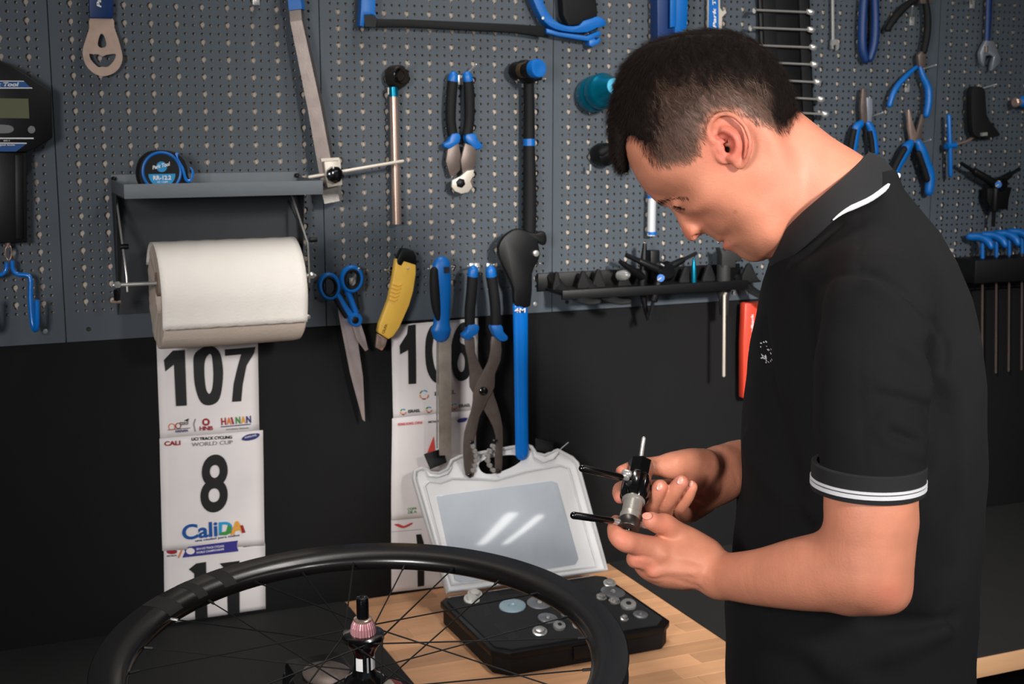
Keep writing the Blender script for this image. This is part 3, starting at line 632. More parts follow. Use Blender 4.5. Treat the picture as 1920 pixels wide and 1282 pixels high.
slab('label_half', [[Vector((cc.x+R_*.60*math.cos(a_), fy-.0016, cc.z-R_*.10+R_*.60*min(0, math.sin(a_)))) for a_ in [PI+PI*k/16 for k in range(17)]]], YN, .0004, ink('lightblue', (30, 140, 195)), t)
slab('logo_disc', [[Vector((cc.x+R_*.24*math.cos(2*PI*k/20), fy-.0016, cc.z+R_*.22+R_*.24*math.sin(2*PI*k/20))) for k in range(20)]], YN, .0004, MATS['print_lightblue'], t)
u = Vector((1, 0, .22)).normalized()
text('logo_text', 'Park Tool', Vector((cc.x-R_*.40, fy-.0022, cc.z+R_*.10)), u, Vector((-.22, 0, 1)), R_*.82, R_*.17, M_WHITE, t, bold=.03, shear=.3)
text('model_text', 'RR-12.2', Vector((cc.x-R_*.40, fy-.0022, cc.z-R_*.37)), XA, ZA, R_*.80, R_*.20, M_WHITE, t, bold=.035)
text('size_text', "12' / 3.6M", Vector((cc.x-R_*.22, fy-.0022, cc.z-R_*.50)), XA, ZA, R_*.46, R_*.08, M_WHITE, t)
clip = [Vector((cc.x+R_*a_, -.092, SH_T+R_*b_)) for a_, b_ in cat_rom([(.62, 1.78), (.78, 1.82), (.74, 1.6), (.98, 1.15), (1.08, .72), (1.2, .60), (1.3, .72), (1.32, 1.0), (1.22, 1.2), (1.40, 1.05), (1.42, .8), (1.30, .52), (1.12, .48), (.98, .62), (.88, 1.1)], 2)]
slab('belt_clip', [clip], YN, .003, M_BLUEG, t, .0004)
# --- scissors
t = thing('scissors', 'scissors with blue and black ring handles, tips down', 'scissors', W(655, 560, .03))
for cx, cy, rx, ry, rot in ((617, 537, 17, 22, -.15), (659, 523, 18, 22, .1)):
    wt('finger_ring', [(x, y, .046, 5, 7) for x, y in circ(cx, cy, rx, ry, 22, rot=rot)], M_BLUE, t, n=10, closed=True)
    wt('ring_lining', [(x, y, .046, 3, 7.6) for x, y in circ(cx, cy, rx-4.5, ry-5, 22, rot=rot)], M_RUBBER, t, n=8, closed=True)
wt('handle_arm', [(632, 552, .048, 6), (645, 575, .048, 7), (658, 594, .048, 8)], M_BLUE, t, n=12, sm=3)
wt('handle_arm', [(650, 542, .044, 6), (660, 565, .044, 6), (668, 586, .044, 6)], M_BLUE, t, n=12, sm=3)
wt('handle_inlay', [(630, 560, .05, 5), (641, 580, .05, 5), (650, 594, .05, 5)], M_RUBBER, t, n=10, sm=3)
wt('handle_inlay', [(666, 548, .046, 4), (668, 566, .046, 4), (672, 580, .046, 3)], M_RUBBER, t, n=10, sm=3)
lathe('pivot', W(664, 598, .044), YN, [(0, .0125), (.012, .0125), (.014, .011)], M_BLUE, t, 24)
lathe('pivot_cap', W(666, 600, .058), YN, [(0, .0065), (.0012, .0065), (.002, .005)], M_BLACK, t, 18)
plate('blade', [(632, 570), (640, 582), (655, 600), (668, 606), (672, 650), (680, 705), (684, 790), (679, 786), (656, 700), (644, 640), (636, 598)], .040, .0025, mat('blade_steel', (200, 184, 180), .2, .6, 0, 100, .15, 25), t, bevel=.0006)
plate('blade', [(658, 600), (676, 606), (684, 630), (690, 655), (684, 658), (668, 636)], .045, .0025, MATS['blade_steel'], t, bevel=.0006)
# --- yellow knife
t = thing('utility_knife', 'yellow snap blade utility knife hanging aslant', 'knife', W(740, 540, .03))
plate('knife_body', [(738, 483), (775, 492), (775, 512), (770, 545), (762, 572), (744, 612), (733, 628), (724, 634), (704, 621), (707, 605), (724, 560), (732, 520)], .038, .016, M_YELLOW, t, bevel=.003)
plate('end_cap', [(738, 487), (744, 474), (749, 464), (760, 465), (770, 470), (775, 480), (776, 496), (752, 488), (747, 497), (740, 494)], .037, .018, M_BLACK, t, bevel=.002)
plate('blade_guide', [(705, 624), (724, 635), (720, 648), (714, 656), (702, 650)], .042, .008, M_COPPER, t, bevel=.001)
for k in range(5):
    y = 533+k*7; x = 745-k*2.0
    wt('grip_rib', [(x-9, y, .0542, 1.2), (x+2, y+3, .0548, 1.2), (x+9, y, .0542, 1.2)], mat('yellow_rib', (225, 172, 66), .5), t, n=6)
wtext('brand_text', 'OLFA', 720, 626, 727, 608, 5, .0545, ink('brown', (120, 80, 30)), t, bold=.03)
# --- file
t = thing('flat_file', 'flat steel file with blue and black handle, point down', 'file', W(826, 550, .03))
wt('handle', [(828, 497, .08, 17, 10), (826, 520, .08, 20.5, 12), (826, 550, .08, 20.5, 12), (828, 580, .08, 17, 11), (828, 605, .08, 16, 11), (827, 618, .08, 20, 12), (827, 624, .08, 18, 11)], M_BLUE, t, n=20, sm=3, round_end=True)
wt('handle_inlay', [(814, 508, .086, 8, 7), (815, 540, .087, 10, 8), (818, 575, .086, 9, 8), (822, 598, .085, 5, 5)], M_RUBBER, t, n=14, sm=3, round_end=True)
plate('hang_hole', [(832, 500), (842, 500), (843, 511), (833, 512)], .092, .0015, M_INK, t)
plate('blade', [(821, 622), (845, 622), (845, 852), (823, 853), (821, 700)], .078, .004, mat('file_steel', (150, 140, 130), .5, .45, .4, 300, .3, 30), t, bevel=.0005)
wt('edge_guide', [(819.5, 624, .08, 1.6), (819.5, 840, .08, 1.6)], M_STEEL, t, n=6)
# --- chain pliers
t = thing('chain_whip_pliers', 'long pliers with blue and black grips and chain tips', 'pliers', W(906, 700, .03))
grips(t, ([(887, 507, 10), (886, 518, 10.5)], [(886, 518, 10.5), (884, 550, 10.5), (881, 580, 10.5), (881, 612, 10)], [(872, 606), (892, 607), (890, 622), (882, 628), (872, 636), (863, 630), (862, 624), (870, 618)]),
      ([(920, 507, 10), (921, 518, 10.5)], [(921, 518, 10.5), (926, 550, 10.5), (929, 580, 10.5), (929, 612, 10)], [(915, 608), (935, 607), (938, 620), (946, 628), (944, 636), (932, 637), (922, 628), (918, 620)]), off=.08)
plate('plier_arm', [(870, 636), (888, 632), (890, 660), (902, 690), (920, 720), (925, 740), (932, 760), (941, 800), (941, 850), (939, 884), (929, 888), (927, 856), (930, 830), (924, 800), (908, 770), (896, 750), (880, 725), (880, 700), (876, 670)], .074, .0035, M_DSTEEL, t, bevel=.0005, sm=2)
plate('plier_arm', [(921, 630), (938, 640), (937, 675), (927, 700), (926, 725), (915, 745), (906, 765), (898, 780), (892, 810), (888, 830), (889, 860), (887, 892), (872, 890), (868, 850), (870, 810), (882, 772), (886, 750), (888, 728), (905, 695), (914, 678), (919, 655)], .078, .0035, M_DSTEEL, t, bevel=.0005, sm=2)
lathe('pivot_rivet', W(906, 733, .0815), YN, [(0, .0085), (.003, .008), (.005, .005)], M_GLOSS, t, 18)
for x, y in ((883, 828), (879, 889), (927, 825), (933, 882)): lathe('rivet', W(x, y, .078), YN, [(0, .0035), (.006, .0035), (.007, .002)], M_GLOSS, t, 12)
for x0_, x1_, o_ in ((884, 890, .08), (928, 917, .078)):
    for k in range(6):
        yy = 836+k*9; xx = x0_+(x1_-x0_)*math.sin(PI*(k+.5)/6)*1.3
        lathe('chain_link', W(xx, yy, o_), (0, -1, .0), [(-.004, .003), (-.0035, .0048), (.0035, .0048), (.004, .003)], M_CHROME, t, 10)
# --- tool tray
t = thing('tool_tray', 'black plastic tool tray with pointed dividers, lower panel edge', 'tray', W(1230, 540, .03))
a, b = W(1052, 548, .10), W(1400, 526, .10)
box('tray_floor', (a.x, -.105, a.z-.006), (b.x, -.022, a.z), M_BLACK, t, .001)
box('tray_front', (a.x, -.107, a.z-.014), (b.x, -.100, a.z+.004), M_BLACK, t, .001)
box('tray_back', (a.x-.015, -.028, a.z-.006), (b.x+.03, -.021, a.z+.028), M_BLACK, t, .001)
for x, y, hh, ww in ((1042, 548, 38, 14), (1092, 546, 38, 20), (1120, 545, 40, 20), (1168, 542, 34, 20), (1200, 541, 30, 20), (1284, 536, 36, 22), (1327, 534, 38, 22), (1402, 528, 34, 24)):
    plate('divider', [(x-ww*.6, y), (x-ww*.35, y-hh*.7), (x-3, y-hh), (x+3, y-hh), (x+ww*.35, y-hh*.65), (x+ww*.7, y-6), (x+ww*.9, y)], .05, .008, M_RUBBER, t, bevel=.002, sm=2)
for x in (1052, 1108, 1400):
    c = W(x, 545, .03)
    tube('tray_horn', [(Vector((c.x-.02, -.03, c.z+.03)), (.010, .004)), (Vector((c.x-.01, -.07, c.z+.004)), (.011, .004)), (Vector((c.x+.012, -.115, c.z-.010)), (.009, .004)), (Vector((c.x+.03, -.13, c.z-.010)), (.006, .004))], M_RUBBER, t, 10, sm=3, round_end=True)
ywrench('black three way wrench with blue badge lying in the tool tray', 1240, 508, ((1174, 478, 6, 5), (1306, 474, 6, 4), (1216, 598, 8, 4)), .09, (1239, 521), 7, 16)
t2 = thing('three_way_wrench', 'second black three way wrench, upright behind the badged one', 'wrench', W(1205, 510, .08))
wt('arm', [(1206, 520, .07, 9), (1207, 490, .07, 7), (1209, 456, .07, 3.5)], M_BLACK, t2, n=10, sm=2)
wt('arm', [(1206, 520, .07, 9), (1185, 506, .08, 7), (1162, 490, .085, 4)], M_BLACK, t2, n=10, sm=2)
wt('arm', [(1206, 520, .07, 9), (1204, 545, .07, 7), (1215, 600, .07, 3)], M_BLACK, t2, n=10, sm=2)
t2 = thing('black_block_tool', 'square black block tool standing in the tool tray', 'tool', W(1222, 500, .05))
plate('block', [(1212, 468), (1229, 468), (1230, 520), (1212, 522)], .035, .018, M_BLACK, t2, bevel=.002)
t2 = thing('chrome_ball_socket', 'small chrome ball ended socket in the tool tray', 'socket', W(1163, 515, .06))
lathe('socket_body', W(1162, 517, .05), (.2, -1, .2), [(0, .010), (.012, .011), (.022, .009), (.028, .004)], M_CHROME, t2, 18)
lathe('socket_neck', W(1167, 520, .045), (.2, 1, -.2), [(0, .008), (.012, .006)], M_BLACK, t2, 12)
t2 = thing('teal_bit_driver', 'teal pen sized bit driver upright in the tool tray', 'tool', W(1301, 515, .07))
wt('driver_body', [(1301, 529, .07, 4.5), (1301, 500, .07, 4.5), (1301, 492, .07, 2.8), (1301, 484, .07, 2.4)], M_TEAL, t2, n=12)
t2 = thing('black_cone_tool', 'thick black stepped tool with flared top below the chin', 'tool', W(1360, 500, .05))
plate('flared_top', [(1339, 462), (1350, 468), (1358, 461), (1372, 467), (1381, 480), (1380, 488), (1369, 489), (1369, 500), (1343, 500), (1343, 476)], .06, .022, mat('grey_black', (38, 38, 38), .6), t2, bevel=.003)
wt('body', [(1357, 496, .07, 13), (1356, 545, .07, 13), (1357, 560, .07, 10), (1357, 590, .07, 8)], MATS['grey_black'], t2, n=18)
t2 = thing('steel_rod', 'long thin steel rod hanging from the tool tray', 'rod', W(1357, 600, .08))
wt('rod', [(1358, 554, .085, 2.8), (1357, 704, .085, 3)], M_CREAM, t2, n=10, round_end=True)
wt('rod_bend', [(1358, 556, .085, 2.8), (1361, 548, .08, 2.8), (1370, 545, .06, 2.8)], M_CREAM, t2, n=10, sm=2)
for x in (1362, 1374): lathe('nut', W(x, 549, .05), (.1, -1, 0), [(0, .0045), (.006, .0045), (.007, .003)], M_CHROME, t2, 6)
# --- red checker
t = thing('red_plastic_tool', 'red plastic tool with white lettering, half behind the shirt', 'tool', W(1405, 620, .03))
plate('red_body', [(1387, 566), (1422, 564), (1424, 575), (1424, 640), (1421, 655), (1416, 690), (1409, 711), (1401, 712), (1399, 744), (1384, 744), (1384, 640)], .028, .020, M_RED, t, bevel=.004)
plate('pale_label', [(1404, 653), (1416, 653), (1409, 694), (1403, 694)], .0481, .0006, ink('paleblue', (178, 212, 218)), t)
wtext('brand_text', 'Feedback', 1413, 634, 1413, 588, 6, .0486, M_WHITE, t, bold=.02)
# --- race number bibs (paper sheets on the black wall)
def bib(name, label, pts, off, wob=.0012):
    """pts: TL, TR, BR, BL in the photo"""
    TL, TR, BR, BL = [W(x, y, off) for x, y in pts]
    t = thing(name, label, 'race number', BL, 'paper race numbers on the black wall')
    nx, nz = 12, 16; V = []; F = []
    for j in range(nz+1):
        for i in range(nx+1):
            a_, b_ = i/nx, j/nz
            p = (BL.lerp(BR, a_)).lerp(TL.lerp(TR, a_), b_)
            p.y += wob*(noise.noise(p*18)-.3*0) - (.003*abs(a_-.5)**3*8*(.3 if j < 2 else .05))
            p.y = min(p.y, -.0127); V.append(p)
    for j in range(nz):
        for i in range(nx):
            q = j*(nx+1)+i; F.append((q, q+1, q+nx+2, q+nx+1))
    o = pyd('paper_sheet', V, F, M_PAPER, t, True); md = o.modifiers.new('s', 'SOLIDIFY'); md.thickness = .0003; md.offset = 1
    return t
def pt(t, s, x0, y0, x1, y1, hpx, m, off=.0168, **k): return wtext('printed_text', s, x0, y0, x1, y1, hpx, off, m, t, **k)
def pp(t, pts, m, off=.0168, sm=0): return plate('printed_shape', pts, off, .0003, m, t, sm=sm)
O1 = .014
t = bib('race_number_bib', 'race number 107, top of the left column, below the paper roll', [(290, 560), (482, 545), (486, 808), (300, 824)], O1)
pp(t, [(307, 675), (324, 657), (346, 656), (350, 760), (330, 761), (326, 683), (310, 696)], M_INK)
plate('printed_shape', cat_rom([(364, 665), (379, 652), (396, 648), (412, 662), (418, 700), (412, 745), (396, 759), (377, 754), (366, 725), (363, 690)], 4), .0168, .0003, M_INK, t, holes=[cat_rom([(384, 676), (391, 664), (397, 668), (400, 700), (398, 728), (392, 738), (386, 728), (383, 700)], 4)])
pp(t, [(421, 655), (479, 650), (476, 662), (462, 685), (455, 720), (452, 752), (435, 753), (438, 720), (445, 690), (452, 664), (422, 667)], M_INK)
R1 = ink('darkred', (150, 30, 40)); OR = ink('orange', (225, 120, 50)); NV = ink('navy', (40, 44, 110)); GR = ink('grey', (130, 128, 130)); GN = ink('green', (60, 140, 60)); CY = ink('cyan', (20, 150, 205)); YL = ink('amber', (230, 160, 50))
wt_ = lambda t, pts, m, r=.8, off=.0168: wt('printed_line', [(x, y, off, r, .35) for x, y in pts], m, t, n=4)
wt_(t, circ(322, 800, 6, 6, 12)+[(328, 800)], OR, .7); wt_(t, circ(334, 798, 5, 5, 12)+[(339, 798)], R1, .7)
pt(t, 'TOUR OF', 337, 797, 353, 796, 6, M_INK, bold=.02); pt(t, 'HAINAN', 329, 811, 352, 809, 5, NV, bold=.03); pp(t, [(345, 788), (354, 784), (352, 790)], M_INK)
wt_(t, [(314, 806), (357, 802)], M_INK, .5); wt_(t, [(366, 785), (363, 795), (366, 809)], GR, .8)
plate('printed_shape', circ(386, 791, 7), .0168, .0003, R1, t); plate('printed_shape', [(383, 788), (389, 788), (389, 794), (383, 794)], .0171, .0002, M_PAPER, t)
pt(t, 'HNB', 374, 807, 399, 806, 8, R1, bold=.03)
for ch, x, c in (('H', 415, R1), ('A', 425, OR), ('I', 436, R1), ('N', 442, GN), ('A', 452, YL), ('N', 462, NV)): pt(t, ch, x, 797-(x-417)*.08, x+(9 if ch != 'I' else 3), 796-(x-417)*.08, 14, c, bold=.03 if ch != 'I' else .0)
wt_(t, [(414, 800), (470, 795)], NV, .9); pt(t, 'sunshine hainan', 424, 806, 466, 803, 3, GR)
t = bib('race_number_bib', 'race number 8 with coloured city lettering, left column', [(299, 822), (493, 806), (496, 1022), (304, 1032)], .0165)
pt(t, 'CALI', 308, 836, 338, 834, 9, R1, .0195, bold=.035); pt(t, 'UCI TRACK CYCLING', 359, 826, 435, 822, 6, M_INK, .0195, bold=.03); pt(t, 'WORLD CUP', 359, 837, 436, 832, 7.5, GR, .0195, bold=0)
pp(t, [(453, 823), (462, 815), (480, 812), (487, 814), (480, 822), (462, 826)], NV, .0195, 3); pt(t, 'SAMSUNG', 459, 822, 481, 817, 3.6, M_WHITE, .0199, bold=.01)
pt(t, '8', 375, 962, 426, 959, 112, M_INK, .0195, bold=.02)
pt(t, 'Cali', 342, 1013, 408, 1005, 30, ink('royal', (0, 76, 150)), .0195, bold=.025); pt(t, 'D', 410, 1003, 435, 1001, 25, CY, .0195, bold=.03); pt(t, 'A', 432, 1003, 460, 998, 25, YL, .0198, bold=.03)
pp(t, [(428, 983), (434, 988), (433, 999), (424, 1003), (412, 1003), (412, 998), (424, 996)], GN, .0199, 1); pp(t, [(450, 985), (455, 984), (460, 998), (454, 999)], R1, .0201)
pt(t, 'una ciudad para todos', 366, 1017, 449, 1006, 6, NV, .0195, bold=.01)
t = bib('race_number_bib', 'race number sheet with purple banner, lowest of the left column', [(307, 1030), (497, 1018), (498, 1141), (309, 1169)], O1)
pp(t, [(344, 1026), (446, 1013), (444, 1024), (447, 1033), (342, 1045), (347, 1034)], ink('purple', (50, 46, 130))); pp(t, [(336, 1045), (344, 1026), (341, 1026), (333, 1046)], OR)
plate('printed_shape', circ(357, 1033, 8, 6), .0172, .0002, M_PAPER, t); pt(t, '2014 UCI TRACK CYCLING', 368, 1031, 420, 1025, 4, M_WHITE, .0172); pt(t, 'WORLD CHAMPIONSHIPS', 368, 1038, 420, 1031, 4, M_WHITE, .0172)
plate('printed_shape', circ(322, 1034, 10, 4.5), .0168, .0003, R1, t); pt(t, 'PETROL', 313, 1044, 332, 1042, 3, M_INK); pt(t, 'CALI', 455, 1021, 472, 1018, 7, M_INK, bold=.03); wt_(t, [(456, 1025), (474, 1023)], M_INK, .5)
pp(t, [(354, 1067), (368, 1056), (386, 1053), (389, 1158), (366, 1161), (364, 1075)], M_INK); pp(t, [(412, 1056), (426, 1054), (449, 1051), (449, 1149), (427, 1153), (425, 1070)], M_INK)
t = bib('race_number_bib', 'race number 106, behind the file and the chain pliers', [(733, 610), (896, 596), (896, 768), (737, 785)], O1)
pp(t, [(749, 648), (763, 626), (765, 610), (779, 608), (780, 719), (766, 720), (765, 656), (750, 664)], M_INK)
plate('printed_shape', cat_rom([(797, 660), (800, 628), (812, 608), (830, 612), (838, 640), (838, 690), (830, 716), (814, 716), (801, 695)], 4), .0168, .0003, M_INK, t, holes=[cat_rom([(810, 660), (813, 632), (820, 626), (825, 640), (826, 680), (822, 696), (815, 690)], 4)])
plate('printed_shape', cat_rom([(845, 665), (850, 630), (864, 606), (880, 606), (880, 618), (868, 622), (862, 640), (874, 650), (882, 680), (878, 706), (862, 714), (850, 700)], 4), .0168, .0003, M_INK, t, holes=[cat_rom([(858, 678), (864, 661), (871, 672), (870, 692), (864, 697), (859, 690)], 3)])
RG = [OR, R1, YL, GN, CY]
for cx, cy, rr in ((795, 740, 8), (756, 772, 5), (804, 768, 5), (852, 762, 5)):
    for k in range(5):
        a_ = k*1.15; wt_(t, [(cx+rr*math.cos(a_+q), cy+rr*math.sin(a_+q)) for q in (0, .3, .6, .9)], RG[k], 1.1)
pt(t, 'ISRAEL', 815, 742, 854, 738, 8, M_INK); pt(t, 'ISRAEL', 765, 774, 788, 772, 6, M_INK, bold=.03); pt(t, 'ISRAEL', 860, 764, 882, 762, 6, M_INK, bold=.03)
t = bib('race_number_bib', 'white race sheet with red lettering, middle of the right column', [(735, 784), (892, 768), (893, 962), (733, 975)], .0165)
pt(t, 'HONG KONG, CHINA', 746, 799, 792, 795, 6, ink('scarlet', (215, 60, 60)), .0195, bold=.03); pt(t, 'METROPOL', 803, 793, 830, 791, 4, M_INK, .0195); pp(t, [(857, 788), (864, 784), (876, 783), (872, 790), (860, 792)], NV, .0195, 2)
pt(t, 'COPA', 764, 957, 781, 955, 5, GN, .0195); pt(t, 'DE A', 765, 963, 781, 961, 5, GN, .0195)
pp(t, [(800, 851), (813, 818), (816, 850)], ink('redtri', (215, 70, 60)), .0195)
t = bib('race_number_bib', 'white race sheet with a red wing mark, lowest of the right column', [(733, 973), (893, 962), (893, 1092), (734, 1110)], O1)
pp(t, [(739, 983), (748, 982), (757, 986), (770, 980), (773, 982), (757, 990), (746, 987)], ink('wing', (190, 60, 60)), .0168, 2)
wt_(t, [(734, 997), (790, 992)], GR, .4); pp(t, [(780, 1002), (789, 1001), (795, 1020), (795, 1098), (783, 1100), (782, 1020)], M_INK); wt_(t, [(734, 972), (800, 966)], GR, .4)
# ================================================================ WORKBENCH
ZBN = .77; YBF = -.695
M_WOOD = mat('beech', (226, 170, 126), .5, 0, .12, 260, .16, 9, stretch=(.35, 4, 4), objvar=.22)
M_WOODE = mat('beech_edge', (206, 160, 118), .55, 0, .12, 260, .10, 14, stretch=(.4, 3, 3))
M_MAT = mat('rubber_mat', (27, 27, 27), .85, 0, .3, 700, .12, 16)
t = thing('workbench', 'long wooden workbench of beech staves against the black wall', 'workbench', (.9, -.35, 0))
box('worktop_board', (-1.55, YBF, ZBN-.035), (.56, -.013, ZBN), M_WOODE, t, .002)
box('worktop_board', (1.26, YBF, ZBN-.035), (4.15, -.013, ZBN), M_WOODE, t, .002)
box('worktop_core', (.56, YBF+.001, ZBN-.035), (1.26, -.013, ZBN-.009), M_WOODE, t)
rr = random.Random(3); y = YBF; nrow = 16; dy = (-.013-YBF)/nrow
sm_ = {}
for r in range(nrow):
    x = .56-rr.random()*.0; cuts = [x]
    x += .08+rr.random()*.22
    while x < 1.20: cuts.append(x); x += .18+rr.random()*.22
    cuts.append(1.26)
    for a_, b_ in zip(cuts[:-1], cuts[1:]):
        box('stave', (a_+.0002, YBF+r*dy+.0002, ZBN-.010), (b_-.0002, YBF+(r+1)*dy-.0002, ZBN), M_WOOD, t, .0003, seg=1)
for x in (-1.3, .9, 3.9):
    for yy in (-.62, -.08): box('leg', (x-.035, yy-.035, 0), (x+.035, yy+.035, ZBN-.035), M_BLACK, t, .003)
def rmat(x0, x1, lbl, rnd):
    pts = cat_rom([(x0, -.014), (x0, YBF+.004), (x1, YBF+.004), (x1, -.014)], 1)
    L = []
    for i, (cx, cy, sx, sy) in enumerate(((x0, -.014, 1, -1), (x0, YBF+.004, 1, 1), (x1, YBF+.004, -1, 1), (x1, -.014, -1, -1))):
        A = {0: (PI/2, PI), 1: (PI, 1.5*PI), 2: (1.5*PI, 2*PI), 3: (0, PI/2)}[i]
        for k in range(6):
            a_ = A[0]+(A[1]-A[0])*k/5; L.append(Vector((cx+sx*rnd+rnd*math.cos(a_), cy+sy*rnd+rnd*math.sin(a_), ZBN)))
    o = slab('bench_mat', [L], ZA, .0025, M_MAT, None, 0, org=Vector((x0, YBF, ZBN)))
    tag(o, lbl, 'mat', 'black rubber bench mats')
rmat(-1.2, .652, 'black rubber mat on the bench left of the bare wood', .012)
rmat(1.212, 3.4, 'black rubber mat on the bench right of the bare wood', .004)
# ================================================================ TOOL CASE
CX0, CX1, CYF, CYB = .782, 1.118, -.452, -.172
t = thing('tool_case', 'open tool case with black foam base and clear plastic lid', 'case', ((CX0+CX1)/2, CYF, ZBN))
def cham(x0, x1, y0, y1, c, z): return [Vector(p+(z,)) for p in ((x0+c, y0), (x1-c, y0), (x1, y0+c), (x1, y1-c*.6), (x1-c*.6, y1), (x0+c*.6, y1), (x0, y1-c*.6), (x0, y0+c))]
slab('case_base', [cham(CX0+.004, CX1-.004, CYF+.004, CYB-.004, .022, ZBN)], ZA, .034, M_RUBBER, t, .003)
slab('case_rim', [cham(CX0, CX1, CYF, CYB, .024, ZBN+.030)], ZA, .012, M_BLACK, t, .002)
fz = ZBN+.042
slab('foam_insert', [cham(CX0+.010, CX1-.010, CYF+.010, CYB-.008, .022, fz)], ZA, .003, mat('foam', (34, 34, 35), .9, 0, .3, 900, .1, 30), t, .0008)
FZ = fz+.003
def cp(px, py, z=FZ): return H(px, py, z)
for q in ([(898, 1130), (910, 1127), (925, 1150), (912, 1156)], [(925, 1170), (945, 1165), (975, 1195), (955, 1200)], [(930, 1108), (970, 1103), (975, 1110), (935, 1116)], [(1000, 1200), (1040, 1192), (1042, 1198), (1003, 1206)]):
    slab('foam_recess_shade', [[cp(x, y, FZ+.0001) for x, y in q]], ZA, .0002, M_INK, t)  # flush black plates: the dark of the foam recesses put in as colour
box('front_latch', ((CX0+CX1)/2-.03, CYF-.004, ZBN+.012), ((CX0+CX1)/2+.03, CYF+.002, ZBN+.034), M_BLACK, t, .001)
# lid
TL_ = math.radians(27); HO = Vector((0, CYB-.002, ZBN+.042)); LU = XA.copy(); LV = Vector((0, math.sin(TL_), math.cos(TL_))); LN = Vector((0, -math.cos(TL_), math.sin(TL_)))
def LP(px, py, o=0.0):
    d = ray(px, py); q = HO+LN*o; return CAM+d*((q-CAM).dot(LN)/d.dot(LN))
M_LID = mat('clear_plastic', (224, 224, 224), .28, 0, .15, 120, .06, 12, coat=.4, trans=.05)
M_WIN = mat('clear_window', (206, 214, 222), .11, 0, .05, 60, .12, 9, coat=1, trans=.05)
lid_out = [(838, 1110), (776, 898), (777, 884), (790, 878), (800, 880), (806, 886), (822, 888), (838, 880), (846, 864), (862, 856), (985, 834), (996, 838), (1004, 850), (1020, 854), (1034, 848), (1044, 844), (1072, 858), (1082, 868), (1137, 1068)]
hole = cat_rom([(898, 868), (925, 857), (962, 853), (978, 862), (955, 878), (920, 889), (902, 884)], 3)
slab('lid', [[LP(x, y) for x, y in lid_out], [LP(x, y) for x, y in hole]], LN, .002, M_LID, t)
tube('lid_rim', [(LP(x, y, .006), (.0035, .007)) for x, y in lid_out], M_LID, t, 8, closed=True, ref=tuple(LN))
inset = [(846, 1096), (796, 912), (804, 902), (826, 905), (848, 897), (900, 898), (930, 900), (985, 884), (1050, 872), (1066, 878), (1118, 1062)]
tube('lid_ridge', [(LP(x, y, .003), .0024) for x, y in inset], M_LID, t, 8, closed=True, ref=tuple(LN))
win = [(818, 930), (1034, 902), (1044, 906), (1084, 1048), (1078, 1058), (866, 1092), (852, 1086)]
slab('lid_window', [[LP(x, y, .002) for x, y in win]], LN, .0022, M_WIN, t, .0005)
for q, lab in (([(794, 852), (828, 842), (836, 868), (806, 880)], 0), ([(1001, 823), (1036, 830), (1034, 850), (1002, 846)], 1)):
    slab('lid_latch', [[LP(x, y, .004) for x, y in q]], LN, .008, M_BLACK, t, .001)
for q in ([(796, 880), (804, 885), (822, 888), (836, 882), (840, 872), (846, 878), (838, 890), (820, 896), (802, 894)], [(996, 840), (1004, 852), (1020, 858), (1036, 850), (1042, 842), (1046, 850), (1036, 862), (1018, 868), (1000, 858)]):
    slab('latch_seat', [[LP(x, y, .004) for x, y in q]], LN, .006, M_LID, t, .001)
tube('hinge_pin', [(Vector((CX0+.02, CYB-.001, ZBN+.040)), .003), (Vector((CX1-.02, CYB-.001, ZBN+.040)), .003)], M_LID, t, 8)
tube('lid_stay', [(LP(1046, 846, .006), .001), (LP(1066, 829, .012), .0012)], M_CHROME, t, 6)
# bushings lying in the foam
BU = [(1143, 1092, 12, 1, 'small chrome bushing at the back corner of the foam'), (1149, 1109, 23, 0, 'large flat grey disc right of the wheel rim, back of foam'), (1152, 1125, 11, 1, 'domed chrome bushing beside the large grey disc'),
      (1178, 1134, 15, 2, 'dark bored chrome bushing right of the rim'), (1170, 1158, 8, 1, 'tiny chrome bushing close to the rim, front right'), (1201, 1151, 14, 0, 'small grey disc nearest the right corner of the foam'),
      (961, 1135, 25, 4, 'large pale bluish disc in the foam, left of the grey disc'), (1012, 1129, 24, 0, 'large grey disc left of the rim, beside the bluish one'), (1027, 1158, 19, 0, 'medium grey disc in the middle of the foam'),
      (1064, 1152, 13, 0, 'small grey disc touching the inner rim edge'), (1088, 1169, 15, 3, 'bright white ring with a black bore at the rim'), (1048, 1174, 12, 2, 'tilted shiny bushing between the white ring and medium disc'),
      (1012, 1182, 14, 1, 'frontmost shiny bushing in the foam'), (884, 1122, 15, 5, 'front white dome at the back left of the foam'), (890, 1112, 14, 5, 'rear white dome at the back left of the foam'), (1127, 1118, 10, 1, 'chrome disc half hidden behind the rim')]
MG = mat('disc_grey', (150, 152, 156), .4, .7, .05, 500, .1, 60); MT = mat('disc_blue', (165, 190, 200), .4, .3); MW = mat('disc_white', (215, 212, 205), .4, .2)
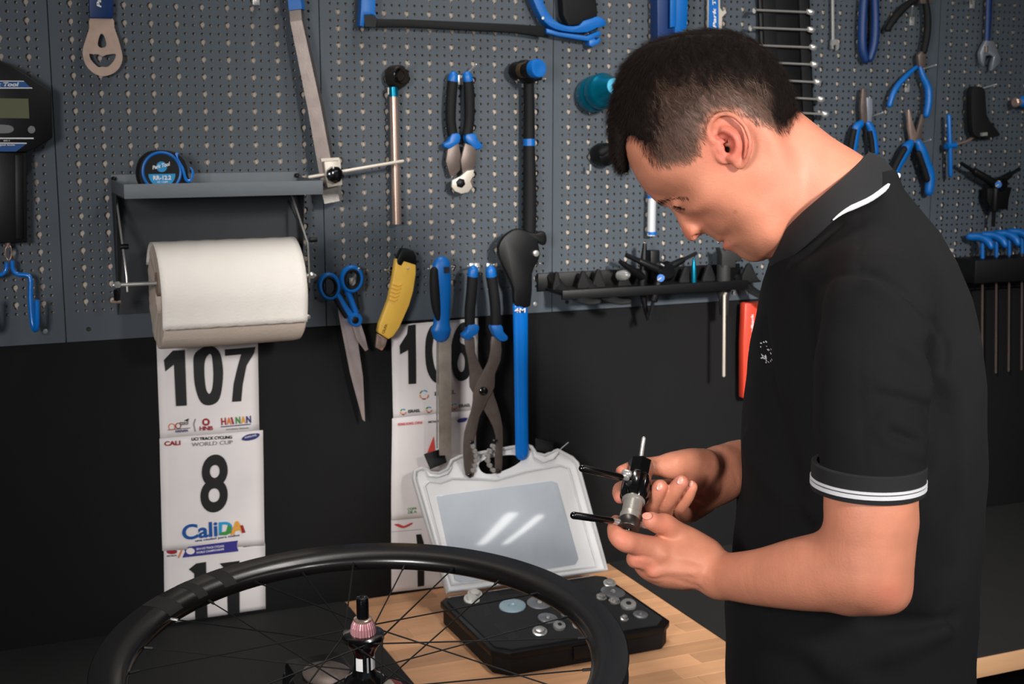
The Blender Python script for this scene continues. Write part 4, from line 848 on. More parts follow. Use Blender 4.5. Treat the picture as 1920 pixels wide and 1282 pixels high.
for px, py, r, k, lab in BU:
    c = cp(px, py, FZ+.004); s = (c-CAM).dot(FW)/FPX; R_ = r*s
    b = thing('bushing', lab, 'bushing', (c.x, c.y, FZ), 'bushings set in the black foam')
    m_ = {0: MG, 1: M_CHROME, 2: M_CHROME, 3: MW, 4: MT, 5: MW}[k]; hgt = .004 if k in (0, 4) else .008
    tilt = Vector((rr.uniform(-.12, .12), -.15 if k in (0, 4) else -.35, 1))
    lathe('bushing_body', (c.x, c.y, FZ+.001), tilt, [(0, R_*.9), (hgt*.2, R_), (hgt*.8, R_), (hgt, R_*.92), (hgt+.0004, R_*.3), (hgt-.002, R_*.25)] if k not in (1, 5) else [(0, R_), (hgt*.4, R_), (hgt*.5, R_*.75), (hgt, R_*.6), (hgt*1.1, R_*.3)], m_, b, 24)
    if k < 4: lathe('bore', Vector((c.x, c.y, FZ+.001))+tilt.normalized()*(hgt*1.02), tilt, [(0, R_*(.22 if k == 0 else .36)), (.0006, R_*(.2 if k == 0 else .34))], M_CHROME if k == 0 else M_INK, b, 12)
# ================================================================ WHEEL
WC = Vector((.4223, -.916, 1.051)); RO = .311
t = thing('bicycle_wheel', 'bicycle wheel with deep black rim lying level in a vise', 'wheel', WC)
M_RIM = mat('satin_carbon', (20, 18, 18), .27, 0, .05, 600, .08, 30, spec=.5, coat=.1)
def revolve(name, prof, m, parent, n=160, a0=0, a1=2*PI, closed=True, c=WC):
    V = []; F = []; full = abs(a1-a0-2*PI) < 1e-6; N = n if full else n+1
    for i in range(N):
        a_ = a0+(a1-a0)*i/n
        for r, z in prof: V.append(Vector((c.x+r*math.cos(a_), c.y+r*math.sin(a_), c.z+z)))
    k = len(prof)
    for i in range(n):
        j = (i+1) % N
        for q in range(k if closed else k-1): F.append((i*k+q, j*k+q, j*k+(q+1) % k, i*k+(q+1) % k))
    return pyd(name, V, F, m, parent, True)
side = [(.311, .0125), (.3095, .0138), (.302, .0140), (.292, .0142), (.282, .0132), (.273, .0100), (.2685, .0055), (.267, 0)]
prof = side+[(r, -z) for r, z in reversed(side[:-1])]+[(.3105, -.0108), (.306, -.0095), (.3035, -.004), (.3035, .004), (.306, .0095), (.3105, .0108)]
revolve('rim', prof, M_RIM, t)
sp = [(r+(.0002 if r > .3 else -.0001), z+.0003) for r, z in side[1:5]]
for px, py, da in ((382, 1085, .035), (318, 1106, .03), (258, 1135, .05)):
    q = H(px, py, WC.z+.013); a_ = math.atan2(q.y-WC.y, q.x-WC.x)
    revolve('rim_decal', [(r, z+.0002) for r, z in side[1:7]], mat('decal_black', (14, 14, 14), .75), t, 10, a_-da, a_+da, False)
q = H(808, 1054, WC.z+.002); a_ = math.atan2(q.y-WC.y, q.x-WC.x)
vd = Vector((math.cos(a_), math.sin(a_), 0)); lathe('valve_hole', WC+vd*.2705+ZA*.002, -vd, [(0, .003), (.0008, .0034), (.001, .002)], M_CHROME, t, 12)
q = H(660, 1062, WC.z); A0 = math.atan2(q.y-WC.y, q.x-WC.x)
FT, FB = .027, -.031
for k in range(24):
    a_ = A0-k*PI/12; top = k % 2 == 0; sgn = 1 if k % 4 in (0, 1) else -1
    fa = a_+sgn*math.radians(78); zf = FT if top else FB; rf = .0225
    h_ = WC+Vector((rf*math.cos(fa), rf*math.sin(fa), zf)); e = WC+Vector((.2685*math.cos(a_), .2685*math.sin(a_), .002 if top else -.002)); d = (h_-e).normalized()
    s_ = tube('spoke', [(h_, .00105), (e, .00095)], mat('spoke_black', (16, 16, 16), .5, spec=.3), t, 6)
    tube('nipple', [(e-d*.003, .0019), (e+d*.011, .0017), (e+d*.012, .0012)], M_BLACK if k != 20 else M_CHROME, s_, 8)
hub = [(-.070, .006), (-.040, .0065), (-.039, .012), (-.034, .024), (-.030, .0245), (-.027, .022), (-.022, .015), (-.014, .0128), (.004, .0125), (.013, .0165), (.019, .021), (.0235, .0245), (.0295, .0245), (.031, .022), (.031, .012)]
lathe('hub_shell', WC, ZA, hub, M_GLOSS, t, 40)
V = []; F = []; n = 84; pr = [(.031, .0146), (.034, .0146), (.0395, .0138), (.044, .0120), (.047, .0105)]
for z, r in pr:
    for k in range(n):
        a_ = 2*PI*k/n; r_ = r+(.0006 if k % 3 == 0 else -.0003); V.append(WC+Vector((r_*math.cos(a_), r_*math.sin(a_), z)))
for i in range(4):
    for k in range(n): F.append((i*n+k, i*n+(k+1) % n, (i+1)*n+(k+1) % n, (i+1)*n+k))
F.append(tuple(range(4*n, 5*n)))
pyd('knurled_cap', V, F, mat('pink_alloy', (196, 140, 146), .35, .4, 0, 100, .05, 40), t)
lathe('cap_ring', WC, ZA, [(.046, .0108), (.049, .0108), (.050, .009)], M_COPPER, t, 28)
lathe('axle_end', WC, ZA, [(.047, .0072), (.073, .0072), (.0755, .0066), (.076, .003), (.073, .002)], M_GLOSS, t, 24)
for a_ in (math.radians(-134), math.radians(-50)):
    revolve('hub_decal', [(.0131, -.013), (.0129, .003)], M_WHITE, t, 6, a_-.35, a_+.35, False)
revolve('hub_decal', [(.0131, -.016), (.0129, .004)], mat('decal_grey', (150, 150, 150), .5), t, 4, math.radians(-93), math.radians(-83), False)
t.rotation_mode = 'QUATERNION'; t.rotation_quaternion = Matrix.Rotation(math.radians(4.5), 3, RT).to_quaternion()
# ================================================================ VISE
t = thing('bench_vise', 'black and red vise clamping the wheel hub in front of the bench', 'vise', (.424, -.70, ZBN+.0025))
zb = ZBN+.0025
box('vise_base', (.35, -.72, zb), (.50, -.56, zb+.022), M_BLACK, t, .004)
box('vise_column', (.385, -.76, zb+.02), (.465, -.64, .93), M_BLACK, t, .008)
box('vise_body', (.385, -.93, .90), (.465, -.66, .955), M_BLACK, t, .008)
box('vise_slide', (.40, -1.04, .905), (.45, -.90, .945), M_DSTEEL, t, .003)
tube('vise_screw', [(Vector((.425, -1.12, .925)), .011), (Vector((.425, -1.0, .925)), .011)], M_STEEL, t, 16)
tube('vise_handle', [(Vector((.36, -1.11, .925)), .005), (Vector((.49, -1.11, .925)), .005)], M_STEEL, t, 12, round_end=True)
box('fixed_jaw', (.375, -.904, .955), (.475, -.875, .992), M_BLACK, t, .002)
box('moving_jaw', (.375, -.948, .94), (.475, -.919, .992), M_BLACK, t, .002)
box('red_block', (.362, -.955, .975), (.402, -.885, 1.000), M_RED if False else mat('red_anodised', (150, 22, 24), .35, .4), t, .004)
box('red_block', (.443, -.955, .975), (.474, -.885, 1.005), MATS['red_anodised'], t, .004)
box('jaw_shim', (.444, -.930, 1.005), (.460, -.900, 1.010), M_CREAM, t, .001)
box('soft_jaw', (.404, -.945, .985), (.440, -.890, 1.012), M_BLACK, t, .003)
q = H(610, 1258, .99)
lathe('swivel_disc', (q.x, q.y, .955), ZA, [(0, .046), (.02, .046), (.026, .040)], M_BLACK, t, 36)
lathe('swivel_cap', (q.x+.004, q.y+.008, .981), (.05, -.12, 1), [(0, .030), (.003, .031), (.006, .026), (.007, .012)], M_DSTEEL, t, 32)
box('swivel_arm', (q.x, q.y-.012, .945), (.40, q.y+.012, .965), M_BLACK, t, .003)
# ================================================================ TOOL IN THE HANDS
T0, T1 = P(1199, 884, 1.448), P(1178, 988, 1.395); TD = (T1-T0); TLn = TD.length; TD.normalize()
t = thing('bearing_puller', 'black and silver bearing puller with rubber coated side levers held in both hands', 'tool', T0)
k_ = 1.42/FPX
lathe('octagon_cap', T0-TD*.012, TD, [(0, 22*k_), (.001, 25*k_), (.022, 25*k_), (.024, 20*k_)], M_GLOSS, t, 8)
V = []; F = []; n = 56; pr = [(.008, 24), (.012, 28), (.028, 29), (.038, 27), (.041, 24)]
for z, r in pr:
    for k in range(n):
        a_ = 2*PI*k/n; r_ = (r-(2.2 if (k % 8) in (0, 1, 7) else 0))*k_
        e1 = TD.orthogonal().normalized(); e2 = TD.cross(e1); V.append(T0+TD*z+(e1*math.cos(a_)+e2*math.sin(a_))*r_)
for i in range(len(pr)-1):
    for k in range(n): F.append((i*n+k, i*n+(k+1) % n, (i+1)*n+(k+1) % n, (i+1)*n+k))
F += [tuple(range(n)), tuple(range((len(pr)-1)*n, len(pr)*n))]
pyd('ribbed_sleeve', V, F, M_GLOSS, t, True)
lathe('steel_collar', T0+TD*.038, TD, [(0, 22*k_), (.004, 22*k_), (.005, 18*k_), (.024, 18*k_), (.0245, 19*k_)], M_STEEL, t, 32)
lathe('steel_cup', T0+TD*.060, TD, [(0, 19.5*k_), (.001, 20*k_), (TLn-.061, 20*k_), (TLn-.060, 19*k_), (TLn-.060, 16.5*k_), (TLn-.075, 16*k_)], M_STEEL, t, 36)
lathe('cup_band', T0+TD*.068, TD, [(0, 20*k_), (.0005, 20.6*k_), (.012, 20.6*k_), (.0125, 20*k_)], mat('band_grey', (90, 86, 84), .35, .9), t, 36)
tube('centre_pin', [(T1-TD*.02, .0042), (T1+TD*.004, .0042)], M_GLOSS, t, 14, round_end=True)
tube('screw_rod', [(P(1199, 876, 1.45), .0021), (P(1207, 822, 1.45), .0024)], M_CHROME, t, 10, round_end=True)
for A, B, C_, R2 in (((1176, 896, 1.425), (1158, 893, 1.415), (1092, 878, 1.39), 6), ((1162, 979, 1.395), (1140, 975, 1.383), (1076, 966, 1.36), 6)):
    tube('lever_root', [(P(*A), .0034), (P(*B), .0034)], M_CHROME, t, 14)
    tube('rubber_lever', [(P(B[0]+6, B[1]+1, B[2]), .0036), (P(*C_), .0040)], M_GLOSS, t, 14, round_end=True)
tube('lever_root', [(P(1194, 982, 1.40), .0034), (P(1214, 986, 1.405), .0034)], M_CHROME, t, 14)
tube('ball_detent', [(P(1172, 886, 1.425), .0040), (P(1178, 888, 1.423), .0044)], M_CHROME, t, 12, round_end=True)
# ================================================================ PERSON
ZM = 1.52
f32 = np.float32
def A3(v): return np.array([v[0], v[1], v[2]], f32)
def smin(a, b, k):
    h = np.maximum(k-np.abs(a-b), 0)/k; return np.minimum(a, b)-h*h*k*.25
def smax(a, b, k): return -smin(-a, -b, k)
def cone(p, a, b, ra, rb):
    a, b = A3(a), A3(b); ab = b-a; L2 = float(ab@ab)+1e-9
    t = np.clip(((p-a)@ab)/L2, 0, 1); d = p-(a+t[:, None]*ab)
    return np.sqrt((d*d).sum(1))-(ra+(rb-ra)*t)
def ell(p, c, M, r):
    q = (p-A3(c))@M.astype(f32); r = np.array(r, f32)
    k0 = np.sqrt(((q/r)**2).sum(1)); k1 = np.sqrt(((q/(r*r))**2).sum(1))+1e-9
    return k0*(k0-1)/k1
def pz(x, y, Z, r): return P(x, y, Z), r*Z/FPX
def chain(p, pts, k=.006, start=None, sm=3):
    if sm > 1 and len(pts) > 2:
        q = [pz(*a) for a in cat_rom(pts, 5, False)]; best = np.full(len(p), 9., f32); R_ = np.zeros(len(p), f32)
        for (a, ra), (b, rb) in zip(q[:-1], q[1:]):
            a_, b_ = A3(a), A3(b); ab = b_-a_; t = np.clip(((p-a_)@ab)/(float(ab@ab)+1e-9), 0, 1); dd = p-(a_+t[:, None]*ab); dd = (dd*dd).sum(1); m = dd < best
            best[m] = dd[m]; R_[m] = (ra+(rb-ra)*t)[m]
        return np.sqrt(best)-R_
    q = [pz(*a) for a in pts]; f = start
    for (a, ra), (b, rb) in zip(q[:-1], q[1:]):
        g = cone(p, a, b, ra, rb); f = g if f is None else smin(f, g, k)
    return f
def ridge(p, pts, w, A, f):
    q = [P(*a) for a in cat_rom(pts, 3, False)]; d = None
    lo_ = np.min([list(v) for v in q], 0)-3*w; hi_ = np.max([list(v) for v in q], 0)+3*w
    m = np.all((p > lo_) & (p < hi_), axis=1)
    if not m.any(): return f
    pm = p[m]
    for a, b in zip(q[:-1], q[1:]):
        g = cone(pm, a, b, 0, 0); d = g if d is None else np.minimum(d, g)
    f = f.copy(); f[m] -= A*np.exp(-(d/w)**2); return f
def relax(V, Q, wt, it):
    E = np.concatenate([Q[:, [0, 1]], Q[:, [1, 2]], Q[:, [2, 3]], Q[:, [3, 0]]]); n = len(V)
    cnt = np.bincount(E[:, 0], minlength=n)+np.bincount(E[:, 1], minlength=n)+1e-9; sel = wt > 0
    for k in range(it):
        for lam in (.5, -.52):
            acc = np.stack([np.bincount(E[:, 0], V[E[:, 1], i], minlength=n)+np.bincount(E[:, 1], V[E[:, 0], i], minlength=n) for i in range(3)], 1)/cnt[:, None]
            V = V+(acc-V)*(lam*wt)[:, None]
    return V
def field(groups, p, k=.012):
    out = np.full(len(p), .08, f32)
    for fn, lo, hi, kk in groups:
        m = np.all((p > lo) & (p < hi), axis=1)
        if m.any():
            idx = np.nonzero(m)[0]; g = fn(p[idx]).astype(f32); out[idx] = smin(out[idx], g, kk)
    return out
def bounds(pts, mg=.05):
    a = np.array([[*P(x, y, Z)] for x, y, Z in pts]); return a.min(0)-mg, a.max(0)+mg
def surface(fn, lo, hi, h, blk=12):
    n = np.ceil((np.array(hi)-lo)/h/blk).astype(int)*blk; lo = np.array(lo, float)
    F = np.full(n+1, .08, f32)
    nb = n//blk; cc = np.stack(np.meshgrid(*[np.arange(b) for b in nb], indexing='ij'), -1).reshape(-1, 3)
    cen = (lo+(cc+.5)*blk*h).astype(f32); v = fn(cen); rad = blk*h*.87*1.35+.004
    act = cc[np.abs(v) < rad]; F_in = cc[v <= -rad]
    for c in F_in: s = c*blk; F[s[0]:s[0]+blk+1, s[1]:s[1]+blk+1, s[2]:s[2]+blk+1] = -.08
    g = np.arange(blk+1); loc = np.stack(np.meshgrid(g, g, g, indexing='ij'), -1).reshape(-1, 3)
    for i in range(0, len(act), 60):
        ch = act[i:i+60]; idx = (ch[:, None, :]*blk+loc[None]); pts = (lo+idx.reshape(-1, 3)*h).astype(f32)
        val = fn(pts).reshape(len(ch), blk+1, blk+1, blk+1)
        for c, vv in zip(ch, val): s = c*blk; F[s[0]:s[0]+blk+1, s[1]:s[1]+blk+1, s[2]:s[2]+blk+1] = vv
    ins = F < 0; N = n
    cs = np.zeros(N, np.int8)
    for dx in (0, 1):
        for dy in (0, 1):
            for dz in (0, 1): cs += ins[dx:dx+N[0], dy:dy+N[1], dz:dz+N[2]]
    cells = np.argwhere((cs > 0) & (cs < 8)); vid = np.full(N, -1, np.int32); vid[tuple(cells.T)] = np.arange(len(cells))
    acc = np.zeros((len(cells), 3)); cnt = np.zeros(len(cells))
    cor = [(0, 0, 0), (1, 0, 0), (0, 1, 0), (1, 1, 0), (0, 0, 1), (1, 0, 1), (0, 1, 1), (1, 1, 1)]
    fv = [F[tuple((cells+c).T)] for c in cor]
    for a, b in ((0, 1), (2, 3), (4, 5), (6, 7), (0, 2), (1, 3), (4, 6), (5, 7), (0, 4), (1, 5), (2, 6), (3, 7)):
        m = (fv[a] < 0) != (fv[b] < 0); t = np.where(m, fv[a]/(fv[a]-fv[b]+1e-12), 0)
        acc += np.where(m[:, None], np.array(cor[a])+t[:, None]*(np.array(cor[b])-np.array(cor[a])), 0); cnt += m
    V = lo+(cells+acc/cnt[:, None])*h
    Q = []
    for ax in range(3):
        o1, o2 = [(1, 2), (2, 0), (0, 1)][ax]; sl = [slice(0, N[0]), slice(0, N[1]), slice(0, N[2])]
        A_ = [slice(1, N[i]) for i in range(3)]; B_ = [slice(1, N[i]) for i in range(3)]; A_[ax] = slice(0, N[ax]); B_[ax] = slice(1, N[ax]+1)
        a, b = ins[tuple(A_)], ins[tuple(B_)]; e = np.argwhere(a != b); off = np.array([1, 1, 1]); off[ax] = 0; e = e+off
        flip = ins[tuple(e.T)]
        d1 = np.zeros(3, int); d1[o1] = 1; d2 = np.zeros(3, int); d2[o2] = 1
        ids = np.stack([vid[tuple((e-d1-d2).T)], vid[tuple((e-d2).T)], vid[tuple(e.T)], vid[tuple((e-d1).T)]], 1)
        ids[~flip] = ids[~flip][:, ::-1]; Q.append(ids)
    Q = np.concatenate(Q); Q = Q[(Q >= 0).all(1)]
    # two light relaxation passes towards the field
    return V, Q
def npmesh(name, V, Q, m, parent, col=None):
    me = bpy.data.meshes.new(name); me.vertices.add(len(V)); me.vertices.foreach_set('co', V.astype(f32).ravel())
    me.loops.add(Q.size); me.loops.foreach_set('vertex_index', Q.ravel().astype(np.int32))
    me.polygons.add(len(Q)); me.polygons.foreach_set('loop_start', np.arange(0, Q.size, 4, dtype=np.int32)); me.polygons.foreach_set('loop_total', np.full(len(Q), 4, np.int32))
    me.update(calc_edges=True); me.validate()
    if col is not None:
        a = me.color_attributes.new('tint', 'FLOAT_COLOR', 'POINT'); a.data.foreach_set('color', np.concatenate([col, np.ones((len(col), 1))], 1).astype(f32).ravel())
    o = link(name, me, m, parent); me.polygons.foreach_set('use_smooth', [True]*len(me.polygons)); return o
# ---- head frame: profile plane through the middle of the head, seen square on
HC = P(1330, 300, ZM); _r = ray(1330, 300); LAT = Vector((_r.x, _r.y, 0)).normalized(); E1 = Vector((LAT.y, -LAT.x, 0)); E1 = E1 if E1.dot(RT) > 0 else -E1
def prof2(px, py):
    d = ray(px, py); q = CAM+d*((HC-CAM).dot(LAT)/d.dot(LAT))-HC; return (q.dot(E1), q.z)
def to_head(p):
    q = p-A3(HC); return np.stack([q@A3(E1), np.abs(q@A3(LAT)), q[:, 2]], 1)
def hpt(px, py, s): u, z = prof2(px, py); return (u, s, z)
GH = .0012; GX0, GZ0, GNX, GNZ = -.16, -.17, 260, 280
gx, gz = np.meshgrid(GX0+np.arange(GNX)*GH, GZ0+np.arange(GNZ)*GH, indexing='ij')
def poly_sdf(pts):
    P2 = np.array([prof2(*q) for q in pts]); d = np.full(gx.shape, 1e9); ins = np.zeros(gx.shape, bool)
    for a, b in zip(P2, np.roll(P2, -1, 0)):
        e = b-a; wx, wz = gx-a[0], gz-a[1]; t = np.clip((wx*e[0]+wz*e[1])/(e@e+1e-12), 0, 1)
        d = np.minimum(d, (wx-t*e[0])**2+(wz-t*e[1])**2)
        c = ((a[1] > gz) != (b[1] > gz)) & (gx < (b[0]-a[0])*(gz-a[1])/(b[1]-a[1]+1e-12)+a[0]); ins ^= c
    d = np.sqrt(d); return np.where(ins, -d, d).astype(f32)
def samp(G, u, z):
    x = np.clip((u-GX0)/GH, 0, GNX-1.001); y = np.clip((z-GZ0)/GH, 0, GNZ-1.001); i = x.astype(int); j = y.astype(int); fx, fy = x-i, y-j
    return G[i, j]*(1-fx)*(1-fy)+G[i+1, j]*fx*(1-fy)+G[i, j+1]*(1-fx)*fy+G[i+1, j+1]*fx*fy
FACE = cat_rom([(1168, 235), (1170, 262), (1178, 296), (1192, 331), (1208, 357), (1222, 371), (1232, 380), (1244, 386), (1256, 391), (1266, 404), (1274, 422), (1282, 439), (1289, 449), (1298, 452.5), (1306, 449), (1312, 442), (1319, 438), (1328, 441), (1338, 447), (1347, 454), (1352, 454.5), (1356, 451.5), (1355, 456), (1354, 462), (1359, 468), (1366, 470), (1374, 472), (1382, 477), (1391, 484), (1404, 490), (1420, 491), (1436, 486), (1452, 474), (1472, 445), (1490, 400), (1492, 330), (1450, 230), (1380, 170), (1300, 150), (1220, 165), (1180, 200)], 4)
G_FACE = poly_sdf(FACE)
CT = [(1175, 260, 36), (1182, 300, 33), (1195, 328, 30), (1212, 350, 26), (1226, 366, 21), (1238, 377, 14), (1250, 386, 9), (1260, 394, 8), (1270, 412, 9), (1278, 430, 10.5), (1286, 443, 11), (1297, 447, 10),
      (1243, 366, 22), (1256, 358, 34), (1272, 350, 46), (1292, 348, 56), (1262, 386, 13), (1267, 377, 24), (1273, 374, 30), (1276, 380, 29.5), (1284, 377, 38), (1294, 374, 47), (1283, 366, 41), (1268, 366, 30),
      (1280, 390, 26), (1288, 396, 30), (1302, 392, 42), (1318, 382, 52), (1268, 400, 10), (1278, 416, 12), (1290, 430, 15), (1302, 436, 17), (1310, 429, 18), (1308, 418, 16.5), (1296, 414, 15.5), (1284, 402, 15),
      (1317, 433, 13), (1320, 422, 21), (1316, 410, 25), (1330, 412, 33), (1322, 398, 38), (1345, 402, 46), (1335, 382, 55), (1322, 438, 9), (1334, 440, 16), (1344, 446, 13), (1350, 447, 16), (1357, 444, 20.5), (1366, 438, 27),
      (1347, 433, 27), (1358, 458, 12), (1363, 454, 20), (1366, 463, 14), (1373, 452, 27), (1374, 467, 13), (1382, 462, 22), (1390, 477, 12), (1404, 483, 15), (1398, 466, 28), (1420, 481, 24), (1438, 474, 30), (1376, 420, 45), (1396, 440, 44), (1416, 452, 45),
      (1362, 385, 60), (1392, 404, 58), (1420, 422, 57), (1440, 440, 54), (1456, 450, 48), (1315, 355, 62.5), (1335, 332, 67), (1370, 342, 67), (1400, 362, 65), (1432, 388, 61), (1228, 306, 53), (1250, 290, 61), (1280, 302, 66), (1213, 275, 51), (1192, 268, 43),
      (1242, 330, 52), (1212, 322, 42), (1228, 348, 35), (1318, 300, 69), (1360, 280, 70), (1300, 250, 72), (1420, 300, 66), (1400, 230, 70), (1455, 350, 58), (1200, 210, 44), (1300, 170, 66), (1470, 400, 52), (1260, 320, 60), (1258, 338, 52), (1290, 325, 64)]
c2 = np.array([prof2(a, b) for a, b, _ in CT]); cv = np.array([c for _, _, c in CT])/1000.
def tps(r2): return r2*np.log(r2+1e-12)
K = tps(((c2[:, None]-c2[None])**2).sum(-1))+np.eye(len(c2))*2e-7; Pm = np.concatenate([np.ones((len(c2), 1)), c2], 1)
sol = np.linalg.solve(np.block([[K, Pm], [Pm.T, np.zeros((3, 3))]]), np.concatenate([cv, np.zeros(3)]))
G_W = np.zeros(gx.shape)
for (a, b), wgt in zip(c2, sol[:-3]): G_W += wgt*tps((gx-a)**2+(gz-b)**2)
G_W += sol[-3]+sol[-2]*gx+sol[-1]*gz; G_W = np.clip(G_W, .004, .074).astype(f32)
ang = math.radians(38); CM = np.array([[math.cos(ang), 0, -math.sin(ang)], [0, 1, 0], [math.sin(ang), 0, math.cos(ang)]])
def ell2(q, c, r, M=None):
    d = q-np.array(c, f32)
    if M is not None: d = d@M.astype(f32)
    r = np.array(r, f32); k0 = np.sqrt(((d/r)**2).sum(1)); k1 = np.sqrt(((d/(r*r))**2).sum(1))+1e-9; return k0*(k0-1)/k1
def cone2(q, a, b, ra, rb):
    a, b = np.array(a, f32), np.array(b, f32); ab = b-a; t = np.clip(((q-a)@ab)/(float(ab@ab)+1e-9), 0, 1); d = q-(a+t[:, None]*ab); return np.sqrt((d*d).sum(1))-(ra+(rb-ra)*t)
HEL = [(1340, 264, 5), (1331, 256, 7.5), (1328, 243, 9), (1332, 228, 10.5), (1343, 217, 12), (1358, 213, 14), (1375, 218, 16.5), (1389, 231, 18), (1398, 247, 19), (1402, 266, 19), (1400, 283, 17), (1395, 297, 13), (1388, 307, 9)]
ANT = [(1352, 242, 7.5), (1364, 243, 10), (1374, 251, 12.5), (1380, 263, 13), (1381, 277, 11.5), (1377, 288, 9.5), (1371, 294, 8.5)]
def ear(f, q):
    b = .068; TM = np.array([[math.cos(.35), 0, math.sin(.35)], [0, 1, 0], [-math.sin(.35), 0, math.cos(.35)]])
    e = ell2(q, hpt(1370, 260, b+.005), (.0175, .0036, .0275), TM)
    e = smin(e, ell2(q, hpt(1384, 258, b+.001), (.007, .010, .022)), .006)
    for pl, r0, k in ((HEL, .0023, .0020), (ANT, .0030, .004)):
        pts = [hpt(x, y, b+.001*o) for x, y, o in cat_rom(pl, 3, False)]
        for a, c in zip(pts[:-1], pts[1:]): e = smin(e, cone2(q, a, c, r0, r0), k)
    e = smin(e, ell2(q, hpt(1382, 299, b+.008), (.0062, .0034, .0080)), .004)
    f = smin(f, e, .004)
    f = smax(f, -ell2(q, hpt(1361, 268, b+.0105), (.0080, .0125, .0088)), .0022)  # concha
    f = smax(f, -ell2(q, hpt(1350, 254, b+.0100), (.0062, .0085, .0042)), .002)
    for A_, B_, r_ in (((1341, 244, b+.0095), (1346, 231, b+.012), .0036), ((1346, 231, b+.012), (1362, 227, b+.0155), .0034), ((1362, 227, b+.0155), (1384, 240, b+.0195), .003), ((1384, 240, b+.0195), (1394, 262, b+.0205), .0026), ((1394, 262, b+.0205), (1391, 286, b+.016), .0022)):
        f = smax(f, -cone2(q, hpt(*A_), hpt(*B_), r_, r_), .002)
    f = smax(f, -cone2(q, hpt(1364, 277, b+.012), hpt(1361, 278, b-.016), .0036, .003), .002)
    f = smin(f, cone2(q, hpt(1336, 264, b+.0055), hpt(1360, 263, b+.0035), .0022, .0014), .003)  # crus of the helix
    f = smin(f, ell2(q, hpt(1351, 276, b+.005), (.0040, .0040, .0052)), .003)  # tragus
    f = smin(f, cone2(q, hpt(1365, 292, b+.008), hpt(1374, 290, b+.0095), .0026, .0026), .003)
    return f
def f_head(p):
    q = to_head(p); u, s, z = q[:, 0], q[:, 1], q[:, 2]
    sd = samp(G_FACE, u, z); wv = samp(G_W, u, z)
    face = smax(sd, (s-wv)*.8, np.minimum(.022, .95*wv))
    cr = ell2(q, hpt(1325, 212, 0), (.0935, .0735, .0885), CM)
    f = smin(face, cr, .016)
    f = smin(f, ell2(q, hpt(1277.5, 378, .0195), (.0112, .0125, .0112)), .0035)     # eyeball under the lid
    g1 = hpt(1264, 381, .030); g2 = hpt(1274, 387, .034); g3 = hpt(1287, 388, .040)
    gr = np.minimum(cone2(q, g1, g2, .0011, .0011), cone2(q, g2, g3, .0011, .0009)); f = smax(f, -gr, .0012)
    f = smax(f, -cone2(q, hpt(1309, 447, .006), hpt(1303, 440, .0085), .0030, .0025), .0025)   # nostril
    f = smax(f, -cone2(q, hpt(1354, 454.5, 0), hpt(1362, 448.5, .021), .0010, .0008), .002)  # mouth line
    me_ = (s > .055) & (u > prof2(1310, 0)[0]) & (u < prof2(1425, 0)[0]) & (np.abs(z-prof2(0, 262)[1]) < .045)
    if me_.any(): f[me_] = ear(f[me_], q[me_])
    return f
def f_neck(p):
    f = cone(p, P(1430, 280, ZM), P(1556, 384, ZM), .058, .0600)
    f = smin(f, cone(p, P(1556, 384, ZM), P(1586, 450, ZM), .0595, .05), .02)
    f = smin(f, cone(p, P(1420, 330, ZM-.045), P(1520, 440, ZM-.02), .018, .016), .02)   # sternomastoid
    f = smin(f, cone(p, P(1420, 330, ZM+.045), P(1520, 440, ZM+.02), .018, .016), .02)
    f = smin(f, cone(p, P(1460, 420, ZM), P(1500, 460, ZM), .022, .03), .03)
    f = smin(f, cone(p, P(1586, 450, ZM), P(1620, 640, ZM), .050, .07), .03)      # chest core inside the shirt
    f = smin(f, cone(p, P(1620, 540, ZM), P(1655, 570, 1.36), .05, .035), .04)
    f = smin(f, cone(p, P(1620, 540, ZM), P(1655, 570, 1.68), .05, .035), .04)
    return f
def f_armL(p):
    f = chain(p, [(1655, 575, 1.35, 70), (1645, 760, 1.315, 80), (1634, 905, 1.29, 86), (1631, 985, 1.286, 84), (1625, 1060, 1.288, 70)], .02)
    g = chain(p, [(1625, 1072, 1.288, 70), (1565, 1071, 1.308, 75), (1500, 1076, 1.332, 68), (1425, 1082, 1.365, 53), (1350, 1080, 1.41, 41)], .02)
    f = smin(f, g, .022)
    f = smin(f, chain(p, [(1668, 985, 1.29, 38), (1666, 1060, 1.288, 32), (1667, 1108, 1.280, 24)], .01), .02)
    return smin(f, chain(p, [(1600, 1120, 1.30, 24), (1668, 1112, 1.288, 28)], .01), .02)
def fingers(p, base, fs, k=.007, kb=.012):
    f = base
    F_ = None
    for fg in fs:
        g = chain(p, fg, .0035); F_ = g if F_ is None else smin(F_, g, .0012)
    return smin(f, F_, kb*.35)
